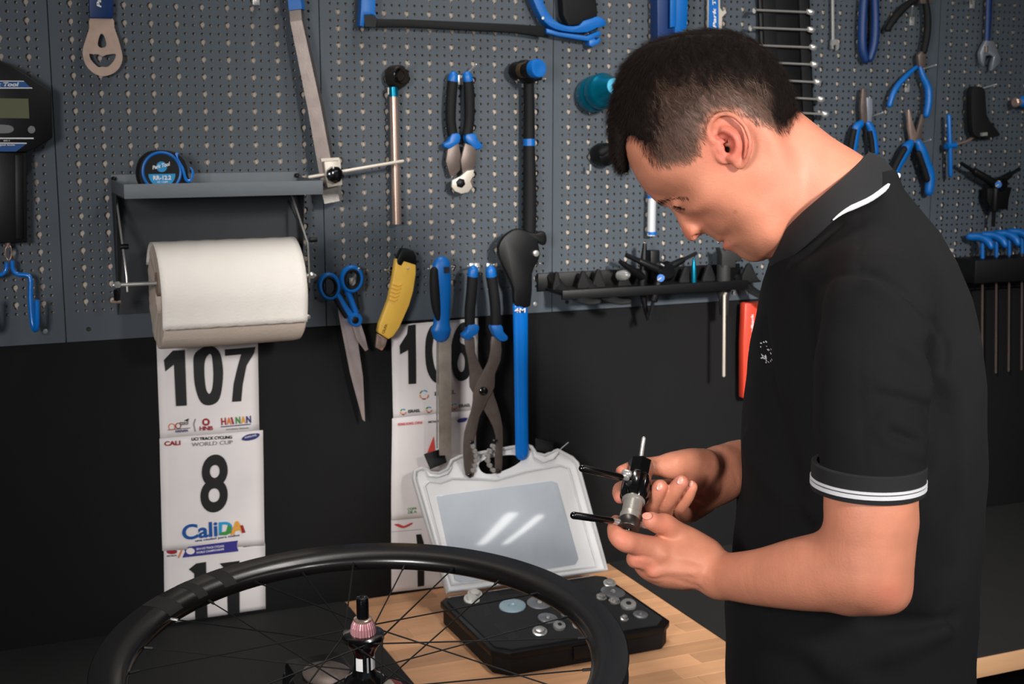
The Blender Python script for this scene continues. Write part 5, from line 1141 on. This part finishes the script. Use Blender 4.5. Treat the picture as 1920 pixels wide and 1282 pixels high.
def f_handL(p):
    b = chain(p, [(1352, 1080, 1.41, 41), (1325, 1066, 1.417, 43), (1288, 1054, 1.42, 49), (1256, 1052, 1.422, 44)], .02)
    b = smin(b, chain(p, [(1256, 1052, 1.424, 40), (1222, 1048, 1.422, 36)], .01), .02)
    b = smin(b, chain(p, [(1320, 1040, 1.43, 34), (1284, 1014, 1.43, 29), (1266, 1003, 1.425, 25)], .01), .014)
    fs = [[(1270, 1006, 1.425, 25), (1248, 985, 1.41, 22), (1233, 981, 1.402, 19), (1221, 976, 1.396, 17)],
          [(1245, 1034, 1.412, 28), (1208, 1024, 1.400, 22), (1166, 1011, 1.388, 20), (1152, 994, 1.398, 14), (1155, 976, 1.420, 11)],
          [(1242, 1056, 1.42, 26), (1202, 1047, 1.402, 20), (1192, 1046, 1.41, 17), (1215, 1020, 1.435, 15)],
          [(1262, 1074, 1.43, 24), (1222, 1068, 1.412, 18), (1226, 1058, 1.44, 15), (1245, 1035, 1.45, 14)],
          [(1288, 1088, 1.432, 20), (1256, 1085, 1.428, 15), (1258, 1072, 1.45, 13), (1275, 1050, 1.46, 12)]]
    f = fingers(p, b, fs)
    for x, y, Z_, r_ in ((1240, 1042, 1.400, 13), (1228, 1074, 1.402, 11), (1176, 1018, 1.385, 12)): f = smin(f, cone(p, P(x, y, Z_), P(x+1, y, Z_), r_*Z_/FPX, r_*Z_/FPX), .008)
    for pl, w_, A_ in (([(1196, 1060, 1.390), (1226, 1066, 1.390), (1262, 1054, 1.388), (1300, 1064, 1.390)], .0035, -.0026), ([(1214, 1086, 1.402), (1262, 1088, 1.394), (1318, 1106, 1.402)], .003, -.002), ([(1262, 1016, 1.396), (1300, 1038, 1.390), (1334, 1064, 1.388)], .004, -.0016),
                        ([(1330, 1058, 1.388), (1290, 1046, 1.388), (1246, 1040, 1.388)], .005, .0016), ([(1330, 1080, 1.388), (1290, 1074, 1.390), (1240, 1070, 1.396)], .004, .0016), ([(1232, 1006, 1.396), (1258, 1012, 1.398)], .002, -.001),
                        ([(1280, 1062, 1.388), (1320, 1092, 1.392), (1380, 1100, 1.372)], .0016, .0008), ([(1262, 984, 1.392), (1256, 994, 1.392)], .0012, -.0008), ([(1240, 975, 1.386), (1242, 990, 1.386)], .0012, -.0008)): f = ridge(p, pl, w_, A_, f)
    return f
def f_armR(p):
    f = chain(p, [(1560, 700, 1.68, 60), (1575, 900, 1.70, 56), (1530, 905, 1.68, 52), (1450, 876, 1.63, 50), (1390, 871, 1.585, 47), (1350, 884, 1.55, 46)], .02)
    return f
def f_handR(p):
    b = chain(p, [(1350, 884, 1.55, 46), (1320, 888, 1.53, 42), (1292, 884, 1.51, 36)], .02)
    b = smin(b, chain(p, [(1360, 908, 1.55, 30), (1330, 925, 1.54, 30), (1304, 940, 1.535, 24), (1296, 952, 1.53, 16)], .01), .016)
    b = smin(b, chain(p, [(1320, 872, 1.505, 30), (1285, 870, 1.49, 28), (1258, 873, 1.478, 24)], .01), .014)
    fs = [[(1262, 873, 1.480, 24), (1232, 874, 1.476, 19), (1206, 873, 1.472, 15), (1185, 877, 1.462, 13), (1166, 884, 1.450, 12)],
          [(1290, 915, 1.55, 20), (1230, 915, 1.52, 16), (1172, 915, 1.485, 15), (1162, 922, 1.460, 14), (1163, 932, 1.440, 12.5)],
          [(1296, 935, 1.545, 18), (1236, 966, 1.50, 17), (1218, 954, 1.458, 17.5), (1229, 930, 1.438, 16.5), (1238, 913, 1.430, 14.5)],
          [(1310, 948, 1.54, 17), (1262, 966, 1.50, 17), (1246, 948, 1.456, 17.5), (1263, 923, 1.436, 16), (1277, 904, 1.428, 14.2)],
          [(1322, 948, 1.54, 16), (1290, 966, 1.50, 15), (1275, 950, 1.462, 15.5), (1287, 930, 1.446, 14.5), (1295, 913, 1.440, 13)]]
    f = fingers(p, b, fs)
    for pl, w_, A_ in (([(1300, 868, 1.47), (1330, 895, 1.485), (1318, 925, 1.505), (1300, 945, 1.51)], .003, -.0022), ([(1360, 895, 1.505), (1352, 925, 1.52), (1330, 950, 1.52)], .003, -.0016), ([(1384, 838, 1.545), (1376, 870, 1.52), (1382, 905, 1.525)], .0022, -.0012), ([(1372, 840, 1.545), (1366, 870, 1.515)], .002, -.0008),
                        ([(1350, 850, 1.52), (1310, 856, 1.49), (1270, 858, 1.465)], .006, .0015), ([(1226, 938, 1.424), (1240, 946, 1.424)], .0012, -.0008), ([(1256, 936, 1.422), (1270, 942, 1.422)], .0012, -.0008), ([(1218, 862, 1.458), (1222, 884, 1.458)], .0015, -.0008)): f = ridge(p, pl, w_, A_, f)
    return f
def bb(*pts, mg=.05):
    a = np.array([[*P(x, y, Z)] for x, y, Z in pts]); return (a.min(0)-mg).astype(f32), (a.max(0)+mg).astype(f32)
GR_ = [(f_head, *bb((1130, 50, 1.42), (1500, 500, 1.42), (1130, 50, 1.62), (1500, 500, 1.62), mg=.02), .02),
       (f_neck, *bb((1400, 230, 1.40), (1700, 700, 1.40), (1400, 230, 1.68), (1700, 700, 1.68), mg=.02), .014),
       (f_armL, *bb((1330, 520, 1.27), (1750, 1160, 1.27), (1330, 520, 1.44), (1750, 1160, 1.44), mg=.04), .02),
       (f_handL, *bb((1130, 950, 1.37), (1360, 1130, 1.37), (1130, 950, 1.47), (1360, 1130, 1.47), mg=.02), .008),
       (f_armR, *bb((1330, 650, 1.52), (1620, 960, 1.52), (1330, 650, 1.72), (1620, 960, 1.72), mg=.04), .02),
       (f_handR, *bb((1140, 830, 1.41), (1370, 980, 1.41), (1140, 830, 1.58), (1370, 980, 1.58), mg=.02), .008)]
def f_body(p): return field(GR_, p)
lo = np.min([g[1] for g in GR_], 0); hi = np.max([g[2] for g in GR_], 0)
person = thing('person', 'man in black polo shirt looking down at the tool in his hands', 'person', (.95, -1.15, 0))
V, Q = surface(f_body, lo, hi, .0019)
# projected picture coordinates of the vertices, used only to find body regions
def to_px(V):
    d = V-np.array(CAM); Z = d@np.array(FW); return 960+FPX*(d@np.array(RT))/Z, 641-FPX*(d@np.array(UP))/Z, Z
X, Y, Z = to_px(V)
wt_arm = np.where((Y > 800) & ((X > 1345) | (Y > 1140)), 1., 0.); V = relax(V, Q, wt_arm, 14)
V = relax(V, Q, np.where(Y > 800, .9, .5), 2); X, Y, Z = to_px(V)
hq = to_head(V.astype(f32)); 
def blob(cx, cy, r, head=True, X=X, Y=Y): return np.exp(-(((X-cx)/r)**2+((Y-cy)/r)**2))
def cl(c): return np.array(lin(c))
col = np.tile(cl((190, 124, 98)), (len(V), 1))
def mixc(c, a):
    global col
    a = np.clip(a, 0, 1)[:, None]; col = col*(1-a)+cl(c)*a
hd = (Z > 1.38)&(Z < 1.66)&(Y < 520)&(X < 1620)
# use symmetric head coordinates for face marks
pu = {}
def hb(cx, cy, r, ry=None):
    u, z = prof2(cx, cy); r = r*ZM/FPX; return np.exp(-(((hq[:, 0]-u)/r)**2+((hq[:, 2]-z)/(r if ry is None else ry*ZM/FPX))**2))*hd
mixc((198, 104, 84), .5*hb(1290, 440, 16)); mixc((206, 104, 92), .75*hb(1368, 265, 40)*(hq[:, 1] > .068)); mixc((190, 100, 85), .6*hb(1352, 456, 8)); mixc((188, 100, 88), .7*hb(1362, 462, 9))
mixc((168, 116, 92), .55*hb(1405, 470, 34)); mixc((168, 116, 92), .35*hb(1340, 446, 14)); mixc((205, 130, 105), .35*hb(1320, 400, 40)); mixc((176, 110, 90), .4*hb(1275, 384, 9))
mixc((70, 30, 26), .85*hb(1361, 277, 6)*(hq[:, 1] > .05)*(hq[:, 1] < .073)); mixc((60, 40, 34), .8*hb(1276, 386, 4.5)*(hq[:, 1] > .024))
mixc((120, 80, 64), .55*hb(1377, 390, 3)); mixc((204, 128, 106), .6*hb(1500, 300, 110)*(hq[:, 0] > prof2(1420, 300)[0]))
for x, y, r in ((1237, 915, 12), (1276, 902, 11), (1294, 908, 10), (1165, 884, 11), (1216, 968, 12), (1160, 935, 12)): mixc((226, 132, 118), .5*blob(x, y, r)*(~hd))
for x, y, r in ((1166, 1011, 22), (1195, 1050, 18), (1222, 1070, 16), (1668, 1110, 26), (1248, 984, 16)): mixc((214, 122, 102), .45*blob(x, y, r)*(~hd))
# scalp under the hair
HAIRP = [(1120, 240), (1160, 252), (1178, 264), (1190, 261), (1203, 272), (1214, 292), (1226, 306), (1242, 313), (1272, 309), (1300, 300), (1315, 288), (1322, 262), (1326, 236), (1340, 216), (1372, 211), (1400, 226), (1430, 240), (1462, 250), (1482, 246), (1492, 226), (1506, 205), (1560, 150), (1500, 20), (1300, -20), (1100, 60)]
G_HAIR = poly_sdf(HAIRP)
hs = samp(G_HAIR, hq[:, 0], hq[:, 2])
def haircol(q, sdv):
    u, z = q[:, 0], q[:, 2]; n_ = .5+.5*np.sin(u*420+z*260+3*np.sin(z*170)+2*np.sin(u*230)); 
    dk = np.clip((z-prof2(1330, 158)[1])/.028+.5+(n_-.5)*.5, 0, 1); dk = np.maximum(dk, np.clip((prof2(1238, 200)[0]-u)/.026+.5+(n_-.5)*.4, 0, 1)); dk = np.maximum(dk, np.clip((.060-q[:, 1])/.012, 0, 1))
    br_ = np.clip(-sdv/.03, 0, 1)[:, None]; lo_ = cl((98, 71, 58))*(1-br_)+cl((60, 44, 37))*br_
    global DK; DK = dk
    return lo_*(1-dk[:, None])+cl((20, 15, 13))*dk[:, None]
al = (np.clip(-hs/.009, 0, 1)*.92*hd)[:, None]; col = col*(1-al)+haircol(hq, hs)*al
M_SKIN = mat('skin', (190, 124, 98), .52, 0, .3, 420, .10, 38, sss=.10, attr='tint', spec=.32)
body = npmesh('body', V, Q, M_SKIN, person, col)
# ---- nails
def nail(px, py, Z, nx, ny, nz, r, ax, ay):
    c = P(px, py, Z); n = (RT*nx+UP*ny-FW*nz).normalized(); u = (RT*ax+UP*ay); u = (u-n*u.dot(n)).normalized(); v = n.cross(u); s = Z/FPX
    V_ = []; F_ = []; N = 14
    for k, (rr_, hh) in enumerate(((1, -.0006), (.96, .0003), (.55, .0009))):
        for i in range(N):
            a = 2*PI*i/N; V_.append(c+u*(r*1.15*s*rr_*math.cos(a))+v*(r*.82*s*rr_*math.sin(a))+n*hh)
    for k in range(2):
        for i in range(N): F_.append((k*N+i, k*N+(i+1) % N, (k+1)*N+(i+1) % N, (k+1)*N+i))
    F_.append(tuple(range(2*N, 3*N))); pyd('fingernail', V_, F_, mat('nail', (214, 146, 128), .38, 0, 0, 100, .03, 40, coat=.1), body, True)
nail(1237, 912, 1.4225, .0, .25, 1, 7, .35, 1); nail(1276, 901, 1.4207, .0, .25, 1, 7, .45, 1); nail(1296, 907, 1.4335, .1, .25, 1, 5.5, .4, 1); nail(1213, 967, 1.3885, -.45, .5, .75, 9, -1, .35)
# ---- eyelashes, eyebrow and hair as curves
def strands(name, roots, dirs, bends, L, rad, m, parent, npt=5):
    N = len(roots); cu = bpy.data.hair_curves.new(name); cu.add_curves([npt]*N)
    t = np.linspace(0, 1, npt)[None, :, None]; pos = roots[:, None]+dirs[:, None]*(L[:, None, None]*t)+bends[:, None]*(L[:, None, None]*t*t)
    pos = pos-np.array(ORG[parent.name]); cu.attributes['position'].data.foreach_set('vector', pos.astype(f32).ravel())
    ra = cu.attributes.get('radius') or cu.attributes.new('radius', 'FLOAT', 'POINT')
    rr_ = (rad*(1-.75*np.linspace(0, 1, npt)))[None].repeat(N, 0); ra.data.foreach_set('value', rr_.astype(f32).ravel())
    cu.materials.append(m); o = bpy.data.objects.new(name, cu); COL.objects.link(o); o.parent = parent; ORG[o.name] = ORG[parent.name]; return o
def tang(pt, dr, out):
    e = 1e-3; I = np.eye(3)*e; g = np.array([float(f_head((pt+I[i])[None].astype(f32))[0]-f_head((pt-I[i])[None].astype(f32))[0]) for i in range(3)]); g /= np.linalg.norm(g)+1e-9
    t = dr-g*(dr@g); t /= np.linalg.norm(t)+1e-9; return t+g*out
def vdir(dx, dy, dn=0): return np.array(E1)*dx-np.array([0, 0, 1.])*dy-np.array(LAT)*dn
# ---- hair cap
HS = [(1143, 225), (1145, 190), (1154, 152), (1172, 118), (1200, 91), (1236, 74), (1282, 64), (1330, 61), (1374, 66), (1414, 83), (1448, 110), (1474, 142), (1491, 176), (1500, 205), (1490, 228), (1480, 248), (1462, 250), (1430, 240), (1400, 226), (1372, 211), (1340, 216), (1326, 236), (1322, 262), (1315, 288), (1300, 300), (1272, 309), (1242, 313), (1226, 306), (1214, 292), (1203, 272), (1190, 260), (1178, 264), (1172, 285), (1176, 305), (1184, 322), (1174, 327), (1162, 318), (1152, 300), (1146, 265)]
G_HS = poly_sdf(cat_rom(HS, 3))
def f_hair(p):
    q = to_head(p); u, s, z = q[:, 0], q[:, 1], q[:, 2]; sd = samp(G_HS, u, z)
    wig = .0011*np.sin(u*700+s*300)*np.sin(z*600+s*500)+.0008*np.sin(z*1300-u*900+s*1100)
    e = ell2(q, hpt(1318, 196, 0), (.1085, .0752, .1015), CM)
    fr = ell2(q, hpt(1160, 268, 0), (.014, .036, .048)); fr = smax(fr, sd, .01)
    sk = ell2(q, hpt(1325, 212, 0), (.0935, .0735, .0885), CM)
    e = smin(smax(sd+.004, e, .005), fr, .01)
    return e+wig
hb_ = bb((1120, 30, 1.40), (1520, 345, 1.40), (1120, 30, 1.64), (1520, 345, 1.64), mg=.01)
VH, QH = surface(f_hair, hb_[0], hb_[1], .0025)
hqv = to_head(VH.astype(f32)); hsd = samp(G_HAIR, hqv[:, 0], hqv[:, 2])
hx, hz = hqv[:, 0], hqv[:, 2]
colh = haircol(hqv, hsd)
vis_c = f_head(VH.astype(f32)) > -.0022
M_HAIR = mat('hair_cap', (34, 26, 23), .75, 0, .5, 500, .25, 120, attr='tint', spec=.1)
hair = npmesh('hair', VH, QH, M_HAIR, person, colh)
a_, b_, c_, d_ = (VH[QH[:, i]] for i in range(4)); nrm = np.cross(c_-a_, d_-b_); ar = np.linalg.norm(nrm, axis=1); nrm /= ar[:, None]+1e-12; ar = ar*vis_c[QH].all(1)
hq_f = hq[Q].mean(1); hm = (hd[Q].all(1)) & (samp(G_HAIR, hq_f[:, 0], hq_f[:, 2]) < -.001)
a2, b2, c2_, d2 = (V[Q[hm][:, i]] for i in range(4)); n2 = np.cross(c2_-a2, d2-b2); r2 = np.linalg.norm(n2, axis=1); n2 /= r2[:, None]+1e-12
a_ = np.concatenate([a_, a2]); b_ = np.concatenate([b_, b2]); c_ = np.concatenate([c_, c2_]); d_ = np.concatenate([d_, d2]); nrm = np.concatenate([nrm, n2]); ar = np.concatenate([ar, r2*.9])
NS = 60000; pick = RNG.choice(len(ar), NS, p=ar/ar.sum()); uu, vv = RNG.random((2, NS, 1))
root = (a_[pick]*(1-uu)+b_[pick]*uu)*(1-vv)+(d_[pick]*(1-uu)+c_[pick]*uu)*vv; nn = nrm[pick]
rq = to_head(root.astype(f32)); sd = samp(G_HAIR, rq[:, 0], rq[:, 2]); up = np.clip((.066-rq[:, 1])/.03, 0, 1)
down = vdir(.74, .67); fwd = vdir(-.67, .74)
front = np.clip((prof2(1240, 0)[0]-rq[:, 0])/.04, 0, 1)[:, None]
w1 = np.sin(rq[:, 0]*330+rq[:, 2]*150)+np.sin(rq[:, 0]*160-rq[:, 2]*380+1.3); w2 = np.sin(rq[:, 2]*410+rq[:, 0]*210+.7)
flow = down*(1-up[:, None])+fwd*(up[:, None]*(.6+front*.6)+.12)+vdir(.7, -.7)*(w1*.26)[:, None]+nn*(w2*.1)[:, None]; flow += RNG.normal(0, .16, flow.shape); flow -= nn*(flow*nn).sum(1)[:, None]; flow /= np.linalg.norm(flow, axis=1)[:, None]+1e-9
Ls = .006+.010*np.clip(-sd/.06, 0, 1)+.008*up*RNG.random(NS); Ls *= RNG.uniform(.7, 1.25, NS)
keep = (nn@np.array(LAT) < .75)
dirs = flow*.9+nn*(.22+.18*up[:, None]*RNG.random((NS, 1)))
haircol(rq, sd); dk_ = DK
M_STR = mat('hair_strand', (27, 19, 16), .65, 0, 0, 100, .3, 300, spec=.12); M_STB = mat('hair_brown', (66, 47, 38), .55, 0, 0, 100, .3, 300, spec=.3)
for nm_, mm_, mk in (('hair_strands', M_STR, dk_ > .45), ('brown_strands', M_STB, dk_ <= .45)):
    k_2 = keep & mk; so = strands(nm_, root[k_2], dirs[k_2], (-nn*.12)[k_2], Ls[k_2], .00008, mm_, hair); tag(so, kind='stuff')
# lighter side strands
k2 = np.nonzero(keep & (dk_ < .6) & (up < .3) & (nn@np.array(LAT) < -.3))[0]; k2 = RNG.choice(k2, min(1500, len(k2)), replace=False)
s2 = strands('side_strands', root[k2]+nn[k2]*.0004, dirs[k2], (-nn*.12)[k2], Ls[k2]*.9, .00008, mat('hair_light', (128, 104, 88), .45), hair); tag(s2, kind='stuff')
def on_skin(px, py):   # first surface met from the head's own side
    u, s, z = hpt(px, py, 0); q = np.array(HC)+np.array(E1)*u+np.array([0, 0, 1.])*z; L = np.array(LAT); t = np.linspace(.10, 0, 220)
    pts = (q-L*t[:, None]).astype(f32); v = f_head(pts); i = int(np.argmax(v < 0)); return pts[i] if v[i] < 0 else None
br = []; bd = []
for i in range(300):
    t_ = RNG.random(); t_ = t_**1.7; x = 1233+t_*56; y = 381-(1-(1-t_)**2)*19+t_*3+RNG.normal(0, 3.0)*(1-.6*t_); q_ = on_skin(x, y)
    if q_ is None: continue
    br.append(q_); bd.append(tang(q_, vdir(.8, -.45+.6*t_, 0), .22)+RNG.normal(0, .13, 3))
M_BROW = mat('brow_hair', (22, 15, 13), .8, spec=.1)
strands('eyebrow', np.array(br), np.array(bd), np.zeros((len(br), 3)), RNG.uniform(.004, .007, len(br)), .00010, M_BROW, body)
br = []; bd = []
for i in range(50):
    t_ = i/49; x = 1265+t_*20; y = 382+t_*4; q_ = on_skin(x, y)
    if q_ is None: continue
    br.append(q_); bd.append(tang(q_, vdir(-.5+.4*t_, .8, 0), .3)+RNG.normal(0, .1, 3))
strands('eyelashes', np.array(br), np.array(bd), np.tile(vdir(-.3, 0, .2), (len(br), 1)), RNG.uniform(.003, .0045, len(br)), .00015, M_BROW, body)
# ================================================================ POLO SHIRT
ROWS = np.array([(318, 1606, 1668, .055), (350, 1566, 1680, .080), (390, 1520, 1714, .103), (430, 1482, 1748, .125), (480, 1454, 1774, .145), (540, 1440, 1794, .160), (620, 1424, 1812, .172), (700, 1410, 1820, .178), (800, 1399, 1823, .18), (900, 1392, 1820, .176), (1000, 1387, 1817, .170), (1100, 1375, 1812, .165), (1160, 1364, 1808, .162), (1282, 1368, 1806, .165), (1480, 1374, 1806, .168)])
SZ, SA0, SA1 = [], [], []
for y, x0_, x1_, hw in ROWS:
    a = P(x0_, y, ZM); b = P(x1_, y, ZM); SZ.append((a.z+b.z)/2); SA0.append((a-CAM).dot(RT)); SA1.append((b-CAM).dot(RT))
SZ = np.array(SZ)[::-1]; SA0 = np.array(SA0)[::-1]; SA1 = np.array(SA1)[::-1]; SW = ROWS[::-1, 3]
FH = np.array([math.sin(YAW), math.cos(YAW), 0]); SB = float((P(1600, 700, ZM)-CAM).dot(Vector(FH)))
# depth along the horizontal forward axis for each height
SBz = np.array([float((P(1600, y, ZM)-CAM).dot(Vector(FH))) for y in ROWS[::-1, 0]])
HEMZ = float(P(1600, 1480, ZM).z)
ARX = Vector(P(1628, 893, 1.29)); 
FOLDS = []
def f_shirt(p):
    q = p-A3(CAM); a = q@A3(RT); b = q@FH.astype(f32); z = p[:, 2]
    c0 = np.interp(z, SZ, SA0); c1 = np.interp(z, SZ, SA1); w_ = np.interp(z, SZ, SW); bc = np.interp(z, SZ, SBz)
    ca = (c0+c1)/2; ha = (c1-c0)/2; e = 2.25
    r = (np.abs((a-ca)/ha)**e+np.abs((b-bc)/w_)**e)**(1/e); f = (r-1)*np.minimum(ha, w_)*.9
    f = np.maximum(f, z-float(SZ[-1])); f = np.maximum(f, HEMZ-z)
    sl = chain(p, [(1640, 520, 1.40, 80), (1650, 580, 1.345, 104), (1634, 700, 1.315, 107), (1630, 800, 1.30, 105), (1628, 893, 1.29, 103)], .03)
    sl = np.maximum(sl, (ARX.z-z)); f = smin(f, sl, .03)
    sr = chain(p, [(1600, 520, 1.64, 80), (1590, 580, 1.69, 84), (1580, 750, 1.71, 80), (1570, 840, 1.71, 78)], .03)
    sr = np.maximum(sr, (float(P(1570, 830, 1.71).z)-z)); f = smin(f, sr, .03)
    # folds: crease from the shoulder to the arm pit, folds near the arm pit
    if FOLDS:
        for pl, w_, A_ in FOLDS: f = ridge(p, pl, w_, A_, f)
    f += .0012*np.sin(z*55+a*30)*np.sin(a*60+b*40+z*12)
    return f
def zhit(x, y):
    ts = np.linspace(1.2, 1.6, 260); dr = np.array(ray(x, y)); v = f_shirt((np.array(CAM)+dr*ts[:, None]).astype(f32)); i = int(np.argmax(v < 0)); return float(ts[i]) if v[i] < 0 else 1.5
_F = []
for pl, w_, A_ in (([(1630, 514), (1668, 534), (1710, 565), (1745, 600), (1768, 632), (1772, 690)], .0045, -.0040), ([(1640, 534), (1690, 572), (1735, 625)], .009, .0030), ([(1745, 650), (1748, 720), (1740, 870)], .009, -.006),
                   ([(1655, 722), (1700, 732), (1738, 745)], .0055, .0030), ([(1655, 740), (1700, 750), (1735, 764)], .005, -.0020), ([(1662, 784), (1700, 800), (1734, 826)], .0055, .0030), ([(1650, 806), (1676, 838), (1728, 846)], .005, .0028), ([(1666, 812), (1700, 822), (1730, 838)], .004, -.0020),
                   ([(1700, 655), (1725, 680), (1738, 720)], .007, .0040), ([(1612, 400), (1613, 460), (1613, 512)], .0022, -.0012), ([(1540, 530), (1575, 515), (1612, 512)], .004, -.0014), ([(1506, 560), (1518, 700), (1524, 870)], .010, -.008), ([(1614, 516), (1612, 700), (1622, 870)], .0022, -.0007),
                   ([(1430, 620), (1462, 800), (1510, 1000)], .012, -.004), ([(1400, 830), (1440, 900), (1520, 960)], .010, .003), ([(1640, 1165), (1720, 1172), (1785, 1162)], .007, -.005), ([(1560, 1250), (1660, 1220), (1770, 1175)], .010, .005), ([(1440, 1190), (1520, 1215), (1620, 1280)], .010, .004),
                   ([(1770, 760), (1790, 900), (1780, 1060)], .012, -.004), ([(1480, 500), (1520, 470), (1575, 420)], .004, -.002)):
    _F.append(([(x, y, zhit(x, y)) for x, y in pl], w_*1.25, A_*1.9))
FOLDS = _F
sb = bb((1340, 300, 1.22), (1860, 1490, 1.22), (1340, 300, 1.80), (1860, 1490, 1.80), mg=.01)
VS, QS = surface(f_shirt, sb[0], sb[1], .0036)
M_SHIRT = mat('black_pique', (14, 14, 16), .9, 0, .5, 1400, .05, 60, spec=.2)
shirt = npmesh('polo_shirt', VS, QS, M_SHIRT, person)
shirt['label'] = 'black polo shirt with white trim lines'
# sleeve cuff
ax = ZA
def zring(c, rx, prof, name, m, par, n=72):
    V_ = []; F_ = []; k = len(prof)
    for i in range(n):
        a = 2*PI*i/n
        for dr, dz in prof: V_.append(Vector((c.x+(rx+dr)*math.cos(a), c.y+(rx+dr)*math.sin(a), c.z+dz)))
    for i in range(n):
        j = (i+1) % n
        for q in range(k): F_.append((i*k+q, j*k+q, j*k+(q+1) % k, i*k+(q+1) % k))
    return pyd(name, V_, F_, m, par, True)
RS = 103*1.29/FPX
zring(ARX, RS, [(.0002, .014), (.0012, .013), (.0012, -.002), (-.004, -.002), (-.004, .014)], 'sleeve_cuff', mat('rib_knit', (14, 14, 17), .85, 0, .4, 1600), shirt)
for z0, z1, m_ in ((-.0005, -.0035, M_WHITE), (-.0042, -.0085, M_WHITE)):
    zring(ARX, RS, [(.0005, z0), (.0020, z0-.0003), (.0020, z1+.0003), (.0005, z1), (-.003, z1), (-.003, z0)], 'white_stripe', mat('white_knit', (200, 200, 204), .8, 0, .3, 1500), shirt)
zring(ARX, RS, [(.0004, -.0035), (.0015, -.0035), (.0015, -.0042), (.0004, -.0042), (-.003, -.004)], 'stripe_gap', MATS['rib_knit'], shirt)
zring(ARX, RS, [(.0004, -.0085), (.0014, -.009), (.001, -.013), (-.001, -.0135), (-.006, -.012), (-.006, -.0085)], 'cuff_lip', MATS['rib_knit'], shirt)
# collar
TOP = [(1447, 474, 1.525), (1462, 442, 1.487), (1498, 402, 1.455), (1542, 364, 1.442), (1592, 321, 1.457), (1621, 291, 1.495), (1626, 286, 1.525), (1618, 300, 1.56), (1585, 345, 1.59), (1530, 400, 1.595), (1480, 450, 1.58), (1452, 476, 1.55)]
MID = [(1445, 488, 1.525), (1466, 462, 1.475), (1518, 415, 1.435), (1568, 372, 1.424), (1620, 332, 1.442), (1650, 300, 1.49), (1655, 296, 1.525), (1645, 310, 1.575), (1605, 360, 1.615), (1545, 420, 1.625), (1480, 470, 1.605), (1448, 490, 1.56)]
BOT = [(1450, 500, 1.525), (1484, 484, 1.468), (1530, 446, 1.430), (1578, 404, 1.412), (1634, 376, 1.420), (1676, 343, 1.474), (1682, 332, 1.525), (1662, 345, 1.585), (1620, 395, 1.63), (1560, 445, 1.64), (1490, 490, 1.62), (1452, 502, 1.57)]
rings = [[P(*q) for q in cat_rom(R_, 6)] for R_ in (TOP, MID, BOT)]
def loft(name, rs, m, par, th):
    n = len(rs[0]); V_ = [p for r in rs for p in r]; F_ = [(i*n+k, i*n+(k+1) % n, (i+1)*n+(k+1) % n, (i+1)*n+k) for i in range(len(rs)-1) for k in range(n)]
    o = pyd(name, V_, F_, m, par, True); md = o.modifiers.new('th', 'SOLIDIFY'); md.thickness = th; md.offset = 0; md2 = o.modifiers.new('ss', 'SUBSURF'); md2.levels = 1; md2.render_levels = 1; return o
col_ = loft('collar', rings, MATS['rib_knit'], shirt, .0032)
ed = rings[2]; n = len(ed)
tube('white_stripe', [(ed[i % n]+UP*.0025-FW*.0014, (.0030, .0030) if 20 <= i <= n-20 else (.0004+.0024*max(0, min(1, (i-15)/5)) if i < 20 else .0018,)*2) for i in range(16, 35)], MATS['white_knit'], shirt, 8)
# small embroidered logo on the chest
lg = []
for i in range(26):
    x = 1424+RNG.random()*26; y = 626+RNG.random()*48+(x-1424)*.5; ang_ = RNG.uniform(.4, 1.5); d_ = np.array([math.cos(ang_), math.sin(ang_)])*RNG.uniform(2, 5)
    lg.append((x, y, x+d_[0], y+d_[1]))
VB = []; FB_ = []
def shirt_hit(x, y):
    ts = np.linspace(1.2, 1.56, 500); d = np.array(ray(x, y)); p_ = (np.array(CAM)+d*ts[:, None]).astype(f32); v = f_shirt(p_); i = int(np.argmax(v < 0)); return Vector(p_[i]) if v[i] < 0 else None
for x, y, x2, y2 in lg:
    a, b = shirt_hit(x, y), shirt_hit(x2, y2)
    if a is None or b is None or (a-b).length > .02: continue
    q = len(VB); w_ = (b-a).cross(FW).normalized()*.0007; o_ = -FW*.0012
    VB += [a-w_+o_, a+w_+o_, b+w_+o_, b-w_+o_]; FB_.append((q, q+1, q+2, q+3))
if VB: pyd('chest_emblem', VB, FB_, MATS['white_knit'], shirt)
# ---- trousers and shoes (below the picture)
def legf(p):
    hipz = HEMZ+.05; a = None
    for Z_ in (1.43, 1.61):
        h = P(1590, 700, Z_); h.z = hipz; k = h.copy(); k.z = .50; k += RT*-.01; an = h.copy(); an.z = .08
        f = smin(cone(p, h, k, .095, .065), cone(p, k, an, .062, .048), .02); a = f if a is None else smin(a, f, .02)
    return np.maximum(a, p[:, 2]-(HEMZ+.12))
c0 = P(1590, 700, 1.52)
VT, QT = surface(legf, np.array([c0.x-.28, c0.y-.28, .03], f32), np.array([c0.x+.28, c0.y+.28, HEMZ+.16], f32), .012)
npmesh('trousers', VT, QT, mat('dark_denim', (24, 25, 28), .9), person)
for Z_ in (1.43, 1.61):
    h = P(1590, 700, Z_); h.z = .045
    tube('shoe', [(h+RT*.07+ZA*-.004, (.036, .036)), (h+RT*.03, (.042, .045)), (h-RT*.06, (.044, .036)), (h-RT*.14-ZA*.008, (.044, .030)), (h-RT*.19-ZA*.014, (.034, .022))], M_BLACK, person, 16, sm=3, round_end=True, ref=(0, 0, 1))
